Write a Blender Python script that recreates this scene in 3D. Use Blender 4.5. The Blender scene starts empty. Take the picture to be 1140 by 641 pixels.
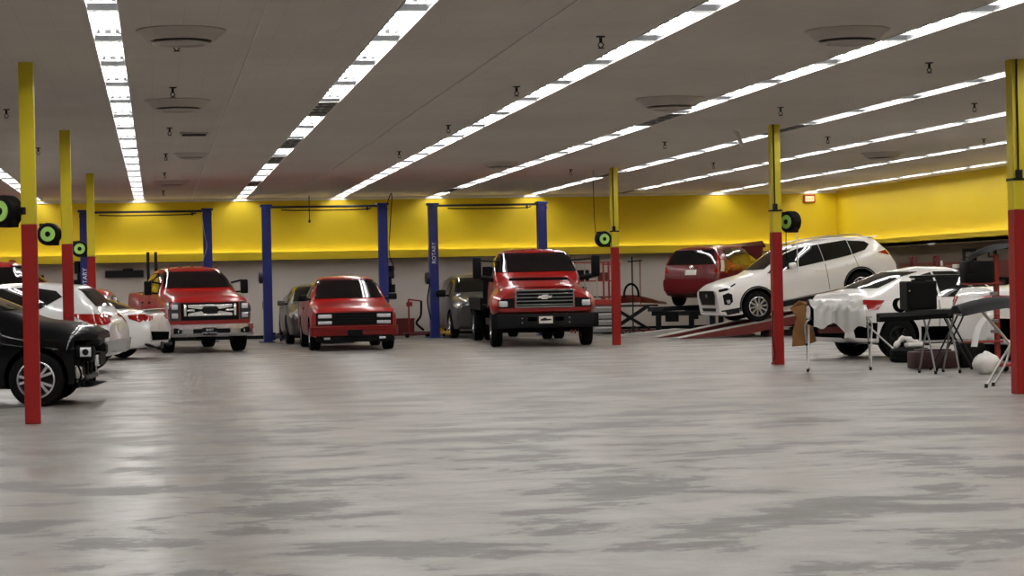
import bpy, bmesh, math, random
from mathutils import Vector, Matrix
from mathutils.bvhtree import BVHTree
R = math.radians
PI = math.pi
random.seed(7)
S = bpy.context.scene
C = S.collection

# ------------------------------------------------------------ camera, world, exposure
cd = bpy.data.cameras.new('camera'); cam = bpy.data.objects.new('camera', cd); C.objects.link(cam)
cd.sensor_fit = 'HORIZONTAL'; cd.sensor_width = 36.0
cd.lens = 2353.8 / 1140.0 * 36.0
cd.clip_start = 0.1; cd.clip_end = 300
YAW, PITCH, ROLL = 0.1665, -0.0025, -0.0203
fw = Vector((math.sin(YAW)*math.cos(PITCH), math.cos(YAW)*math.cos(PITCH), math.sin(PITCH)))
rt = Vector((math.cos(YAW), -math.sin(YAW), 0)); up = rt.cross(fw)
r2 = rt*math.cos(ROLL) + up*math.sin(ROLL); u2 = -rt*math.sin(ROLL) + up*math.cos(ROLL)
cam.matrix_world = Matrix(((r2.x, u2.x, -fw.x, 0), (r2.y, u2.y, -fw.y, 0), (r2.z, u2.z, -fw.z, 1.45), (0, 0, 0, 1)))
S.camera = cam
W = bpy.data.worlds.new('world'); S.world = W; W.use_nodes = True
W.node_tree.nodes['Background'].inputs[0].default_value = (0.02, 0.02, 0.022, 1)
W.node_tree.nodes['Background'].inputs[1].default_value = 0.5
S.view_settings.view_transform = 'Standard'; S.view_settings.look = 'None'
S.view_settings.gamma = 1.0; S.view_settings.use_curve_mapping = False
S.view_settings.exposure = 0.42
TUBE_E = 27.0       # ceiling tubes
PAN_E = 0.05         # glow of the reflector pan
COVE_E = 5.0        # tubes lying on the bulkhead

# ------------------------------------------------------------ materials
def sc(r, g, b):    # sRGB 0-255 to linear
    return tuple(((c/255)/12.92 if c/255 <= 0.04045 else ((c/255+0.055)/1.055)**2.4) for c in (r, g, b)) + (1,)

def mat(name, col, rough=0.5, metal=0.0, coat=0.0, noise=0.06, scale=8.0, spec=0.5, emit=None, estr=0.0, bump=0.0):
    m = bpy.data.materials.new(name); m.use_nodes = True
    nt = m.node_tree; b = nt.nodes['Principled BSDF']
    b.inputs['Roughness'].default_value = rough; b.inputs['Metallic'].default_value = metal
    b.inputs['Coat Weight'].default_value = coat; b.inputs['Coat Roughness'].default_value = 0.04
    b.inputs['Specular IOR Level'].default_value = spec
    if emit:
        b.inputs['Emission Color'].default_value = emit; b.inputs['Emission Strength'].default_value = estr
    c = col if len(col) == 4 else tuple(col) + (1,)
    if noise > 0:
        tc = nt.nodes.new('ShaderNodeTexCoord'); n = nt.nodes.new('ShaderNodeTexNoise')
        n.inputs['Scale'].default_value = scale; n.inputs['Detail'].default_value = 4
        mx = nt.nodes.new('ShaderNodeMix'); mx.data_type = 'RGBA'
        mx.inputs['A'].default_value = tuple(x*(1-noise) for x in c[:3]) + (1,)
        mx.inputs['B'].default_value = tuple(min(1, x*(1+noise)) for x in c[:3]) + (1,)
        nt.links.new(tc.outputs['Object'], n.inputs['Vector'])
        nt.links.new(n.outputs['Fac'], mx.inputs['Factor']); nt.links.new(mx.outputs['Result'], b.inputs['Base Color'])
        if bump > 0:
            bp = nt.nodes.new('ShaderNodeBump'); bp.inputs['Strength'].default_value = bump; bp.inputs['Distance'].default_value = 0.01
            nt.links.new(n.outputs['Fac'], bp.inputs['Height']); nt.links.new(bp.outputs['Normal'], b.inputs['Normal'])
    else:
        b.inputs['Base Color'].default_value = c
    return m

M = {}
M['yellow'] = mat('yellow wall paint', sc(208, 180, 0), 0.6, noise=0.03, scale=0.5)
M['yellow_steel'] = mat('yellow column paint', sc(196, 178, 14), 0.4, noise=0.06, scale=3)
M['red_steel'] = mat('red column paint', sc(140, 15, 8), 0.5, spec=0.3, noise=0.10, scale=6)
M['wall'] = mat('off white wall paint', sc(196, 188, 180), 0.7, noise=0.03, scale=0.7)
M['wall_dim'] = mat('taupe wall paint', sc(120, 110, 98), 0.8, noise=0.15, scale=0.6)  # brown-grey, darker than the back wall below the ledge
M['dark_trim'] = mat('dark brown trim', sc(60, 42, 22), 0.6)
M['white_metal'] = mat('white enamel', sc(215, 215, 212), 0.45)
M['grey_metal'] = mat('grey steel', sc(130, 130, 130), 0.4, 0.6)
M['light_steel'] = mat('galvanised steel', sc(175, 172, 168), 0.35, 0.7)
M['dark_metal'] = mat('dark steel', sc(20, 20, 22), 0.5, 0.2, spec=0.3)
M['black'] = mat('black plastic', sc(8, 8, 9), 0.55, spec=0.15)
M['black_matt'] = mat('black rubber hose', sc(7, 7, 8), 0.8, spec=0.1)
M['liner'] = mat('black wheel housing', sc(3, 3, 3), 0.95, spec=0.02)
M['rubber'] = mat('tyre rubber', sc(10, 10, 11), 0.8, noise=0.15, scale=20, spec=0.15)
M['alloy'] = mat('alloy rim', sc(200, 200, 205), 0.25, 0.85)
M['alloy_dark'] = mat('dark alloy rim', sc(70, 70, 74), 0.3, 0.85)
M['chrome'] = mat('chrome', sc(238, 238, 240), 0.26, 1.0, noise=0)
M['glass'] = mat('dark tinted glass', sc(12, 14, 16), 0.04, 0.0, coat=0.3, noise=0, spec=0.6)
M['lamp'] = mat('headlight lens', sc(205, 205, 210), 0.12, 0.4, coat=0.6)
M['tail'] = mat('red tail lamp lens', sc(150, 12, 10), 0.12, coat=0.8)
M['amber'] = mat('amber lens', sc(220, 110, 30), 0.2, coat=0.6)
M['red_paint'] = mat('bright red car paint', sc(150, 7, 5), 0.3, 0.0, coat=0.45, noise=0.03)
M['maroon_paint'] = mat('maroon car paint', sc(96, 5, 14), 0.3, 0.0, coat=0.25, noise=0.03)
M['white_paint'] = mat('white car paint', sc(226, 224, 222), 0.28, 0.0, coat=0.8, noise=0.02)
M['pearl_paint'] = mat('pearl white car paint', sc(206, 206, 206), 0.3, 0.05, coat=0.8, noise=0.03)
M['black_paint'] = mat('black car paint', sc(3, 3, 5), 0.4, 0.0, coat=0.35, spec=0.05, noise=0.05)
M['grey_paint'] = mat('grey car paint', sc(72, 70, 69), 0.32, 0.2, coat=0.4)
M['silver_paint'] = mat('silver car paint', sc(160, 160, 162), 0.3, 0.4, coat=0.8)
M['bumper_grey'] = mat('charcoal bumper', sc(32, 32, 34), 0.55, spec=0.25)
M['blue_steel'] = mat('blue lift enamel', sc(8, 26, 104), 0.35, noise=0.08)
M['navy_steel'] = mat('dark navy steel', sc(10, 10, 34), 0.4)
M['arm_yellow'] = mat('ochre yellow steel', sc(190, 150, 40), 0.45)
M['green'] = mat('pale green reel disc', sc(170, 220, 110), 0.5)
M['rack_red'] = mat('maroon rack enamel', sc(96, 22, 20), 0.5, noise=0.15)
M['rack_grey'] = mat('worn grey runway steel', sc(168, 164, 160), 0.5, 0.3, noise=0.15, scale=5)
M['orange_red'] = mat('red orange enamel', sc(140, 32, 18), 0.45, noise=0.1)
M['brown'] = mat('kraft cardboard', sc(136, 96, 52), 0.85, noise=0.1)
M['plastic_sheet'] = mat('milky plastic sheeting', sc(232, 230, 228), 0.3, noise=0.10, scale=9, bump=0.8)
M['bag'] = mat('white plastic bag', sc(212, 208, 204), 0.35, noise=0.06, bump=0.5)
M['plate'] = mat('white plate', sc(214, 208, 196), 0.5)
M['exit_face'] = mat('exit sign face', sc(255, 190, 140), 0.4, emit=sc(255, 150, 110), estr=0.9, noise=0)
M['exit_red'] = mat('exit sign letters', sc(200, 20, 20), 0.4, emit=sc(230, 40, 30), estr=0.5, noise=0)
M['white_text'] = mat('white lettering', sc(220, 220, 230), 0.5, noise=0)
M['tube'] = mat('fluorescent tube', (1, 1, 1), 0.4, noise=0, emit=(1.0, 0.985, 0.955, 1), estr=TUBE_E)
M['cove'] = mat('cove fluorescent tube', (1, 1, 1), 0.4, noise=0, emit=(1.0, 0.97, 0.9, 1), estr=COVE_E)
M['pan'] = mat('lit reflector pan', sc(112, 112, 114), 0.4, noise=0, emit=(1, 1, 1, 1), estr=PAN_E)
M['cutoff'] = mat('louvre blade', sc(120, 120, 122), 0.4, noise=0)  # for the added blades that shape the tube light
M['pan_off'] = mat('unlit reflector pan', sc(150, 145, 135), 0.5, noise=0.05)

def floor_material():
    m = bpy.data.materials.new('worn sealed concrete'); m.use_nodes = True
    nt = m.node_tree; b = nt.nodes['Principled BSDF']; N = nt.nodes.new; L = nt.links.new
    tc = N('ShaderNodeTexCoord')
    def noise(scale, detail, rough, dist=0.0, sx=1, sy=1):
        mp = N('ShaderNodeMapping'); mp.inputs['Scale'].default_value = (sx, sy, 1)
        n = N('ShaderNodeTexNoise'); n.inputs['Scale'].default_value = scale; n.inputs['Detail'].default_value = detail
        n.inputs['Roughness'].default_value = rough; n.inputs['Distortion'].default_value = dist
        L(tc.outputs['Object'], mp.inputs['Vector']); L(mp.outputs['Vector'], n.inputs['Vector']); return n.outputs['Fac']
    def ramp(f, a, b2, ca, cb):
        r = N('ShaderNodeValToRGB'); r.color_ramp.elements[0].position = a; r.color_ramp.elements[1].position = b2
        r.color_ramp.elements[0].color = ca; r.color_ramp.elements[1].color = cb; L(f, r.inputs['Fac']); return r.outputs['Color']
    def mix(a, b2, f, mode='MIX'):
        x = N('ShaderNodeMix'); x.data_type = 'RGBA'; x.blend_type = mode
        for k, v in (('A', a), ('B', b2)):
            if isinstance(v, tuple): x.inputs[k].default_value = v
            else: L(v, x.inputs[k])
        if isinstance(f, float): x.inputs['Factor'].default_value = f
        else: L(f, x.inputs['Factor'])
        return x.outputs['Result']
    big = noise(0.28, 5, 0.6, 0.4, 0.8, 1.0)
    patch = noise(1.0, 9, 0.66, 0.25, 0.75, 1.0)
    fine = noise(26, 4, 0.7)
    base = mix(sc(114, 110, 106), sc(131, 126, 121), big)
    p = ramp(patch, 0.52, 0.545, (0, 0, 0, 1), (1, 1, 1, 1))
    # the bare, worn area lies nearest to the viewer; it fades out some 20 m into the hall
    sp = N('ShaderNodeSeparateXYZ'); L(tc.outputs['Object'], sp.inputs[0])
    mr = N('ShaderNodeMapRange'); mr.inputs['From Min'].default_value = 14; mr.inputs['From Max'].default_value = 27
    mr.inputs['To Min'].default_value = 1; mr.inputs['To Max'].default_value = 0.15; L(sp.outputs['Y'], mr.inputs['Value'])
    mm = N('ShaderNodeMath'); mm.operation = 'MULTIPLY'; L(p, mm.inputs[0]); L(mr.outputs['Result'], mm.inputs[1])
    c1 = mix(base, sc(82, 78, 75), mm.outputs[0])
    f2 = ramp(fine, 0.35, 0.7, (0.86, 0.86, 0.86, 1), (1.08, 1.08, 1.08, 1))
    c2 = mix(c1, f2, 0.8, 'MULTIPLY')
    st = ramp(noise(0.5, 3, 0.5, 0.2, 1.0, 1.6), 0.68, 0.76, (0, 0, 0, 1), (0.55, 0.55, 0.55, 1))
    c3 = mix(c2, sc(104, 88, 74), st)
    vm = N('ShaderNodeVectorMath'); vm.operation = 'SUBTRACT'; L(tc.outputs['Object'], vm.inputs[0]); vm.inputs[1].default_value = (6.49, 20.51, 0)
    vs = N('ShaderNodeVectorMath'); vs.operation = 'MULTIPLY'; L(vm.outputs[0], vs.inputs[0]); vs.inputs[1].default_value = (1.0, 0.9, 1)
    vl = N('ShaderNodeVectorMath'); vl.operation = 'LENGTH'; L(vs.outputs[0], vl.inputs[0])
    ad = N('ShaderNodeMath'); ad.operation = 'MULTIPLY_ADD'; L(noise(3.0, 6, 0.7), ad.inputs[0]); ad.inputs[1].default_value = 0.8; L(vl.outputs['Value'], ad.inputs[2])
    c3 = mix(c3, sc(62, 52, 46), ramp(ad.outputs[0], 0.62, 0.85, (0.9, 0.9, 0.9, 1), (0, 0, 0, 1)))
    L(c3, b.inputs['Base Color'])
    rr = ramp(patch, 0.40, 0.62, (0.30, 0.30, 0.30, 1), (0.50, 0.50, 0.50, 1)); L(rr, b.inputs['Roughness'])
    b.inputs['Specular IOR Level'].default_value = 0.5
    bp = N('ShaderNodeBump'); bp.inputs['Strength'].default_value = 0.12; bp.inputs['Distance'].default_value = 0.004
    L(fine, bp.inputs['Height']); L(bp.outputs['Normal'], b.inputs['Normal'])
    return m
M['floor'] = floor_material()

def ceiling_material():
    m = bpy.data.materials.new('grey ceiling tiles'); m.use_nodes = True
    nt = m.node_tree; b = nt.nodes['Principled BSDF']; N = nt.nodes.new; L = nt.links.new
    tc = N('ShaderNodeTexCoord'); br = N('ShaderNodeTexBrick'); br.offset = 0
    mp = N('ShaderNodeMapping'); L(tc.outputs['Object'], mp.inputs['Vector']); L(mp.outputs['Vector'], br.inputs['Vector'])
    br.inputs['Scale'].default_value = 1; br.inputs['Brick Width'].default_value = 0.305; br.inputs['Row Height'].default_value = 0.305
    br.inputs['Mortar Size'].default_value = 0.004; br.inputs['Mortar Smooth'].default_value = 0.4
    br.inputs['Color1'].default_value = sc(206, 198, 190); br.inputs['Color2'].default_value = sc(203, 195, 187); br.inputs['Mortar'].default_value = sc(194, 186, 177)
    n = N('ShaderNodeTexNoise'); n.inputs['Scale'].default_value = 0.35; n.inputs['Detail'].default_value = 6; L(tc.outputs['Object'], n.inputs['Vector'])
    mr = N('ShaderNodeMapRange'); mr.inputs['To Min'].default_value = 0.85; mr.inputs['To Max'].default_value = 1.12; L(n.outputs['Fac'], mr.inputs['Value'])
    mx = N('ShaderNodeMix'); mx.data_type = 'RGBA'; mx.blend_type = 'MULTIPLY'; mx.inputs['Factor'].default_value = 1
    L(br.outputs['Color'], mx.inputs['A']); L(mr.outputs['Result'], mx.inputs['B']); L(mx.outputs['Result'], b.inputs['Base Color'])
    b.inputs['Roughness'].default_value = 0.85; b.inputs['Specular IOR Level'].default_value = 0.2
    return m
M['ceiling'] = ceiling_material()

# ------------------------------------------------------------ mesh helpers
def link(name, bm, m, parent=None, smooth=None):
    me = bpy.data.meshes.new(name)
    bmesh.ops.recalc_face_normals(bm, faces=bm.faces)
    bm.to_mesh(me); bm.free()
    for x in (m if isinstance(m, (list, tuple)) else [m]): me.materials.append(x)
    o = bpy.data.objects.new(name, me); C.objects.link(o)
    if smooth is not None:
        me.shade_smooth(); me.set_sharp_from_angle(angle=R(smooth))
    if parent is not None: o.parent = parent
    return o

def thing(name, label, cat, loc=(0, 0, 0), rz=0.0, group=None):
    o = bpy.data.objects.new(name, None); C.objects.link(o); o.empty_display_size = 0.2
    o.location = loc; o.rotation_euler = (0, 0, rz); o['label'] = label; o['category'] = cat
    if group: o['group'] = group
    return o
def tag(o, label, cat, group=None, kind=None):
    o['label'] = label; o['category'] = cat
    if group: o['group'] = group
    if kind: o['kind'] = kind
    return o
def struct(name, bm, m):
    o = link(name, bm, m); o['kind'] = 'structure'; return o
def part(name, bm, m, parent, smooth=None): return link(name, bm, m, parent, smooth)

def box(bm, c, d, rz=0.0, ry=0.0, rx=0.0, bev=0.0, mi=0):
    r = bmesh.ops.create_cube(bm, size=1.0)
    mt = Matrix.Translation(Vector(c)) @ Matrix.Rotation(rz, 4, 'Z') @ Matrix.Rotation(ry, 4, 'Y') @ Matrix.Rotation(rx, 4, 'X') @ Matrix.Diagonal((d[0], d[1], d[2], 1))
    bmesh.ops.transform(bm, matrix=mt, verts=r['verts'])
    fs = set(f for v in r['verts'] for f in v.link_faces)
    for f in fs: f.material_index = mi
    if bev > 0:
        es = set(e for v in r['verts'] for e in v.link_edges)
        bmesh.ops.bevel(bm, geom=list(es), offset=bev, segments=2, profile=0.5, affect='EDGES')
    return bm
def cyl(bm, a, b, r, r2=None, n=12, mi=0):
    a = Vector(a); b = Vector(b); d = b-a
    q = d.to_track_quat('Z', 'Y').to_matrix().to_4x4()
    mt = Matrix.Translation((a+b)/2) @ q
    g = bmesh.ops.create_cone(bm, cap_ends=True, segments=n, radius1=r, radius2=r if r2 is None else r2, depth=d.length, matrix=mt)
    for f in set(f for v in g['verts'] for f in v.link_faces): f.material_index = mi
    return bm
def tube(bm, pts, r, n=8):
    pts = [Vector(p) for p in pts]; rings = []
    for i, p in enumerate(pts):
        t = (pts[min(i+1, len(pts)-1)] - pts[max(i-1, 0)]).normalized()
        q = t.to_track_quat('Z', 'Y').to_matrix()
        rr = r[i] if isinstance(r, (list, tuple)) else r
        rings.append([bm.verts.new(p + q @ Vector((math.cos(a)*rr, math.sin(a)*rr, 0))) for a in [2*PI*k/n for k in range(n)]])
    for i in range(len(rings)-1):
        # pick the rotation of the next ring that keeps the tube untwisted
        A, B = rings[i], rings[i+1]
        k0 = min(range(n), key=lambda k: (B[k].co-A[0].co-(pts[i+1]-pts[i])).length)
        B = B[k0:]+B[:k0]; rings[i+1] = B
        for k in range(n): bm.faces.new((A[k], A[(k+1) % n], B[(k+1) % n], B[k]))
    bm.faces.new(rings[0]); bm.faces.new(rings[-1])
    return bm
def bez(pts, n=8):      # Catmull-Rom through points
    P = [Vector(p) for p in pts]; P = [2*P[0]-P[1]] + P + [2*P[-1]-P[-2]]; o = []
    for i in range(1, len(P)-2):
        for k in range(n):
            t = k/n; a, b, c, d = P[i-1:i+3]
            o.append(0.5*((2*b)+(c-a)*t+(2*a-5*b+4*c-d)*t*t+(3*b-a-3*c+d)*t**3))
    o.append(P[-2]); return o
def lathe(bm, prof, n=32, axis='Y', mi=0):   # prof = [(radius, along)], closed loop when first == last
    rings = []
    for (r, h) in prof:
        ring = []
        for k in range(n):
            a = 2*PI*k/n; x, z = math.cos(a)*r, math.sin(a)*r
            co = (x, h, z) if axis == 'Y' else ((x, z, h) if axis == 'Z' else (h, x, z))
            ring.append(bm.verts.new(co))
        rings.append(ring)
    for i in range(len(rings)-1):
        for k in range(n):
            f = bm.faces.new((rings[i][k], rings[i][(k+1) % n], rings[i+1][(k+1) % n], rings[i+1][k])); f.material_index = mi
    bmesh.ops.remove_doubles(bm, verts=bm.verts, dist=1e-5)
    return bm
def prism(bm, poly, z0, z1, axis='Z'):       # poly in the plane across the axis
    def co(p, h): return {'Z': (p[0], p[1], h), 'Y': (p[0], h, p[1]), 'X': (h, p[0], p[1])}[axis]
    a = [bm.verts.new(co(p, z0)) for p in poly]; b = [bm.verts.new(co(p, z1)) for p in poly]
    bm.faces.new(a); bm.faces.new(b)
    for i in range(len(poly)):
        j = (i+1) % len(poly); bm.faces.new((a[i], a[j], b[j], b[i]))
    return bm
def nb(): return bmesh.new()
def text_part(name, txt, size, m, parent, mtx, depth=0.004):
    cu = bpy.data.curves.new(name, 'FONT'); cu.body = txt; cu.size = size; cu.extrude = depth; cu.align_x = 'CENTER'; cu.align_y = 'CENTER'
    t = bpy.data.objects.new('tmp_text', cu); C.objects.link(t)
    dg = bpy.context.evaluated_depsgraph_get(); me = bpy.data.meshes.new_from_object(t.evaluated_get(dg))
    bpy.data.objects.remove(t); me.name = name; me.materials.clear(); me.materials.append(m); me.transform(mtx)
    o = bpy.data.objects.new(name, me); C.objects.link(o); o.parent = parent; return o
def copy_tree(o, parent=None):
    c = o.copy(); C.objects.link(c)
    if parent is not None: c.parent = parent
    for ch in [x for x in o.children]: copy_tree(ch, c)
    return c

# ------------------------------------------------------------ the hall
HC = 3.99; YW = 60.3; XR = 19.95; XL = -12.0; YN = -5.0
LB, LT, LD = 2.225, 2.45, 0.38     # bulkhead: bottom, top, depth
b = nb(); box(b, ((XL+XR)/2, (YN+YW)/2, -0.1), (XR-XL+0.4, YW-YN+0.4, 0.2)); fl = struct('floor', b, M['floor'])
b = nb(); box(b, ((XL+XR)/2, (YN+YW)/2, HC+0.25), (XR-XL+0.4, YW-YN+0.4, 0.2)); struct('roof_deck', b, M['ceiling']).name = 'ceiling_deck'
b = nb(); box(b, ((XL+XR)/2, YW+0.1, LB/2), (XR-XL, 0.2, LB)); struct('wall_back', b, M['wall'])
b = nb(); box(b, ((XL+XR)/2, YW+0.1, (LB+HC)/2+0.08), (XR-XL, 0.2, HC-LB+0.16)); struct('wall_back_upper', b, M['yellow'])
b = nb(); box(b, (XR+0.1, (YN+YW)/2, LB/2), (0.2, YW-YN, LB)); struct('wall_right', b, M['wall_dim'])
b = nb(); box(b, (XR+0.1, (YN+YW)/2, (LB+HC)/2+0.08), (0.2, YW-YN, HC-LB+0.16)); struct('wall_right_upper', b, M['yellow'])
b = nb(); box(b, (XL-0.1, (YN+YW)/2, HC/2+0.08), (0.2, YW-YN, HC+0.16)); struct('wall_left', b, M['wall'])
b = nb(); box(b, ((XL+XR)/2, YN-0.1, HC/2+0.08), (XR-XL, 0.2, HC+0.16)); struct('wall_front', b, M['wall'])
# bulkheads: a yellow shelf with a lip, closed below by a dark edge
def bulkhead(name, x0, x1, y0, y1, lip):
    b = nb(); box(b, ((x0+x1)/2, (y0+y1)/2, (LB+LB+0.10)/2), (x1-x0, y1-y0, 0.10))
    lx0, lx1, ly0, ly1 = lip
    box(b, ((lx0+lx1)/2, (ly0+ly1)/2, (LB+LT)/2), (lx1-lx0, ly1-ly0, LT-LB))
    struct(name, b, M['yellow'])
bulkhead('trim_1', XL, XR, YW-LD, YW, (XL, XR, YW-LD, YW-LD+0.04))
bulkhead('trim_2', XR-LD, XR, YN, YW-LD, (XR-LD, XR-LD+0.04, YN, YW-LD))
b = nb(); box(b, ((XL+XR-LD)/2, YW-LD+0.02, LB-0.012), (XR-XL-LD, 0.06, 0.03)); struct('trim_3', b, M['dark_trim'])
b = nb(); box(b, (XR-LD+0.02, (YN+YW-LD)/2, LB-0.012), (0.06, YW-YN-LD, 0.03)); struct('trim_4', b, M['dark_trim'])
b = nb(); box(b, ((XL+XR)/2, YW-0.012, 0.05), (XR-XL, 0.03, 0.10)); struct('baseboard_back', b, M['black'])
b = nb(); box(b, (XR-0.012, (YN+YW)/2, 0.05), (0.03, YW-YN-0.1, 0.10)); struct('baseboard_right', b, M['black'])
b = nb(); box(b, ((XL+XR)/2, YW-0.02, HC-0.045), (XR-XL, 0.05, 0.07)); struct('trim_5', b, M['white_metal'])
# tubes of the cove, lying on the shelf behind the lip
for nm, x0, x1, y, lab in (('back', XL, XR-LD, YW-0.14, 'hidden fluorescent strip lying on the yellow ledge of the back wall'),):
    b = nb(); cyl(b, (x0+0.2, y, LB+0.16), (x1-0.2, y, LB+0.16), 0.022, n=8); box(b, ((x0+x1)/2, y, LB+0.115), (x1-x0-0.4, 0.07, 0.03), mi=1)
    tag(link('cove_light', b, [M['cove'], M['white_metal']]), lab, 'light')
b = nb(); cyl(b, (XR-0.14, YN+0.2, LB+0.16), (XR-0.14, YW-0.5, LB+0.16), 0.022, n=8); box(b, (XR-0.14, (YN+YW-0.3)/2, LB+0.115), (0.07, YW-YN-0.7, 0.03), mi=1)
tag(link('cove_light', b, [M['cove'], M['white_metal']]), 'hidden fluorescent strip lying on the yellow ledge of the right wall', 'light')

# ceiling with slots for the recessed light rows
ROWS = [-8.8, -6.0, -3.22, -0.43, 2.39, 5.15, 7.93, 10.73, 13.38, 16.3, 19.17]
Y0, PITCHY = 19.52, 2.4; K0, K1 = -9, 17
FW = 0.30
edges = [XL-0.2]
for x in ROWS: edges += [x-FW/2, x+FW/2]
edges.append(XR+0.2)
b = nb()
for i in range(0, len(edges), 2):
    box(b, ((edges[i]+edges[i+1])/2, (YN+YW)/2, HC+0.03), (edges[i+1]-edges[i], YW-YN+0.4, 0.06))
ya = Y0+K0*PITCHY
for x in ROWS:
    if ya > YN: box(b, (x, (YN-0.2+ya)/2, HC+0.03), (FW, ya-YN+0.2, 0.06))
struct('ceiling', b, M['ceiling'])

DARK = {2.39: {4, 7, 9, 13}, 7.93: {5, 15}, 10.73: {6, 12}, 13.38: {16}}
ORD = ['first', 'second', 'third', 'fourth', 'fifth', 'sixth', 'seventh', 'eighth', 'ninth', 'tenth', 'eleventh', 'twelfth', 'thirteenth', 'fourteenth', 'fifteenth', 'sixteenth', 'seventeenth', 'eighteenth', 'nineteenth', 'twentieth', 'twenty-first', 'twenty-second', 'twenty-third', 'twenty-fourth', 'twenty-fifth', 'twenty-sixth', 'twenty-seventh']
def make_fixture(lit):
    t = thing('ceiling_light', 'x', 'light')
    L = PITCHY-0.012; w = FW-0.004; d = 0.10
    b = nb()
    # pan: sloping reflector sides, end plates and top, open below
    top = 0.10
    v = [b.verts.new(p) for p in ((-w/2, -L/2, 0), (w/2, -L/2, 0), (w/2, L/2, 0), (-w/2, L/2, 0),
                                  (-top, -L/2+0.16, d), (top, -L/2+0.16, d), (top, L/2-0.16, d), (-top, L/2-0.16, d))]
    for q in ((0, 1, 5, 4), (1, 2, 6, 5), (2, 3, 7, 6), (3, 0, 4, 7), (4, 5, 6, 7)): b.faces.new([v[i] for i in q])
    part('reflector_pan', b, M['pan'] if lit else M['pan_off'], t)
    b = nb()
    for s in (-1, 1):
        box(b, (s*(w/2-0.006), 0, -0.003), (0.012, L, 0.012)); box(b, (0, s*(L/2-0.006), -0.003), (w, 0.012, 0.012))
    part('frame', b, M['white_metal'], t)
    b = nb()
    for s in (-1, 1): box(b, (s*0.055, 0, d-0.012), (0.03, L-0.10, 0.02)); 
    for s in (-1, 1):
        for e in (-1, 1): box(b, (s*0.055, e*(L/2-0.19), d-0.03), (0.03, 0.03, 0.05))
    part('socket', b, M['white_metal'], t)
    for q in range(1, 5):  # blades added to cut grazing tube light that would spot the walls
        y = -L/2+L*q/5; b = nb()
        v = [b.verts.new(p) for p in ((-w/2+0.012, y-0.006, 0.002), (w/2-0.012, y-0.006, 0.002), (w/2-0.012, y+0.006, 0.002), (-w/2+0.012, y+0.006, 0.002),
                                      (-w/2+0.04, y-0.003, 0.024), (w/2-0.04, y-0.003, 0.024), (w/2-0.04, y+0.003, 0.024), (-w/2+0.04, y+0.003, 0.024))]
        for f_ in ((3, 2, 1, 0), (4, 5, 6, 7), (0, 1, 5, 4), (1, 2, 6, 5), (2, 3, 7, 6), (3, 0, 4, 7)): b.faces.new([v[i] for i in f_])
        part('added_blade', b, M['cutoff'], t)
    for s in (-1, 1):
        b = nb(); cyl(b, (s*0.055, -L/2+0.19, 0.068), (s*0.055, L/2-0.19, 0.068), 0.021, n=6)
        part('tube', b, M['tube'] if lit else M['white_metal'], t, 60)
    return t
proto = {True: make_fixture(True), False: make_fixture(False)}; used = {True: False, False: False}
RN = {-8.8: 'far left row beyond the view', -6.0: 'second row left of the hose reel', -3.22: 'row cutting the left picture edge', -0.43: 'row left of the round diffusers',
      2.39: 'row broken by dark gaps', 5.15: 'third bright row from the left', 7.93: 'row ending above the big truck',
      10.73: 'row over the right columns', 13.38: 'row right of the right columns', 16.3: 'second row from the right wall', 19.17: 'row beside the right wall'}
for x in ROWS:
    n = 0
    for k in range(K1-1, K0-1, -1):
        y = Y0+(k+0.5)*PITCHY
        if y-PITCHY/2 < YN: continue
        lit = k not in DARK.get(x, ())
        o = proto[lit] if not used[lit] else copy_tree(proto[lit]); used[lit] = True
        o.location = (x, y, HC)
        o['label'] = '%s ceiling light, %s from back wall, %s' % ('lit' if lit else 'unlit', ORD[n], RN[x])
        o['category'] = 'ceiling light'; o['group'] = 'ceiling lights, %s' % RN[x]
        n += 1
# thin seams running along the ceiling
for x, lab in ((1.03, 'thin pale conduit along the ceiling right of the round diffusers'), (3.8, 'thin pale conduit along the ceiling between the second and third bright rows')):
    b = nb(); cyl(b, (x, YN, HC-0.008), (x, YW-0.1, HC-0.008), 0.008, n=6); tag(link('ceiling_conduit', b, M['white_metal']), lab, 'conduit')

# round diffusers
def make_diffuser():
    t = thing('ceiling_diffuser', 'x', 'vent')
    b = nb(); lathe(b, [(0.44, 0.0), (0.44, -0.012), (0.41, -0.02), (0.33, -0.10), (0.30, -0.105), (0.29, -0.09), (0.36, -0.006), (0.36, 0.0)], 40, 'Z'); part('outer_cone', b, M['ceil_disc'], t, 40)
    b = nb(); lathe(b, [(0.001, -0.125), (0.20, -0.125), (0.22, -0.145), (0.275, -0.135), (0.28, -0.125), (0.2, -0.115), (0.001, -0.06)], 36, 'Z'); part('inner_cone', b, M['ceil_disc'], t, 40)
    b = nb(); cyl(b, (0, 0, -0.09), (0, 0, 0), 0.035, n=12); part('neck', b, M['dark_metal'], t)
    return t
M['ceil_disc'] = mat('grey painted diffuser metal', sc(176, 167, 157), 0.5)
DIFF = [(0.29, 21.0, 1, 'nearest of the round ceiling diffusers beside the leftmost long light row'), (0.33, 28.8, 1, 'second round ceiling diffuser beside the left light row, behind the nearest'),
        (0.69, 40.0, 0.75, 'small round ceiling diffuser far down beside the left light row'), (0.40, 50.0, 0.95, 'furthest round ceiling diffuser, near the back wall on the left'),
        (7.10, 21.0, 1, 'large round ceiling diffuser at top right between two long light rows'), (7.16, 28.9, 1.1, 'round ceiling diffuser behind the large one at top right'),
        (14.9, 33.0, 1, 'round ceiling diffuser between long light rows, right of the columns'), (14.9, 42.0, 1, 'round ceiling diffuser near the right wall, far back'), (7.2, 44.0, 0.9, 'round ceiling diffuser above the big red truck')]
pd = make_diffuser()
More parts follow.
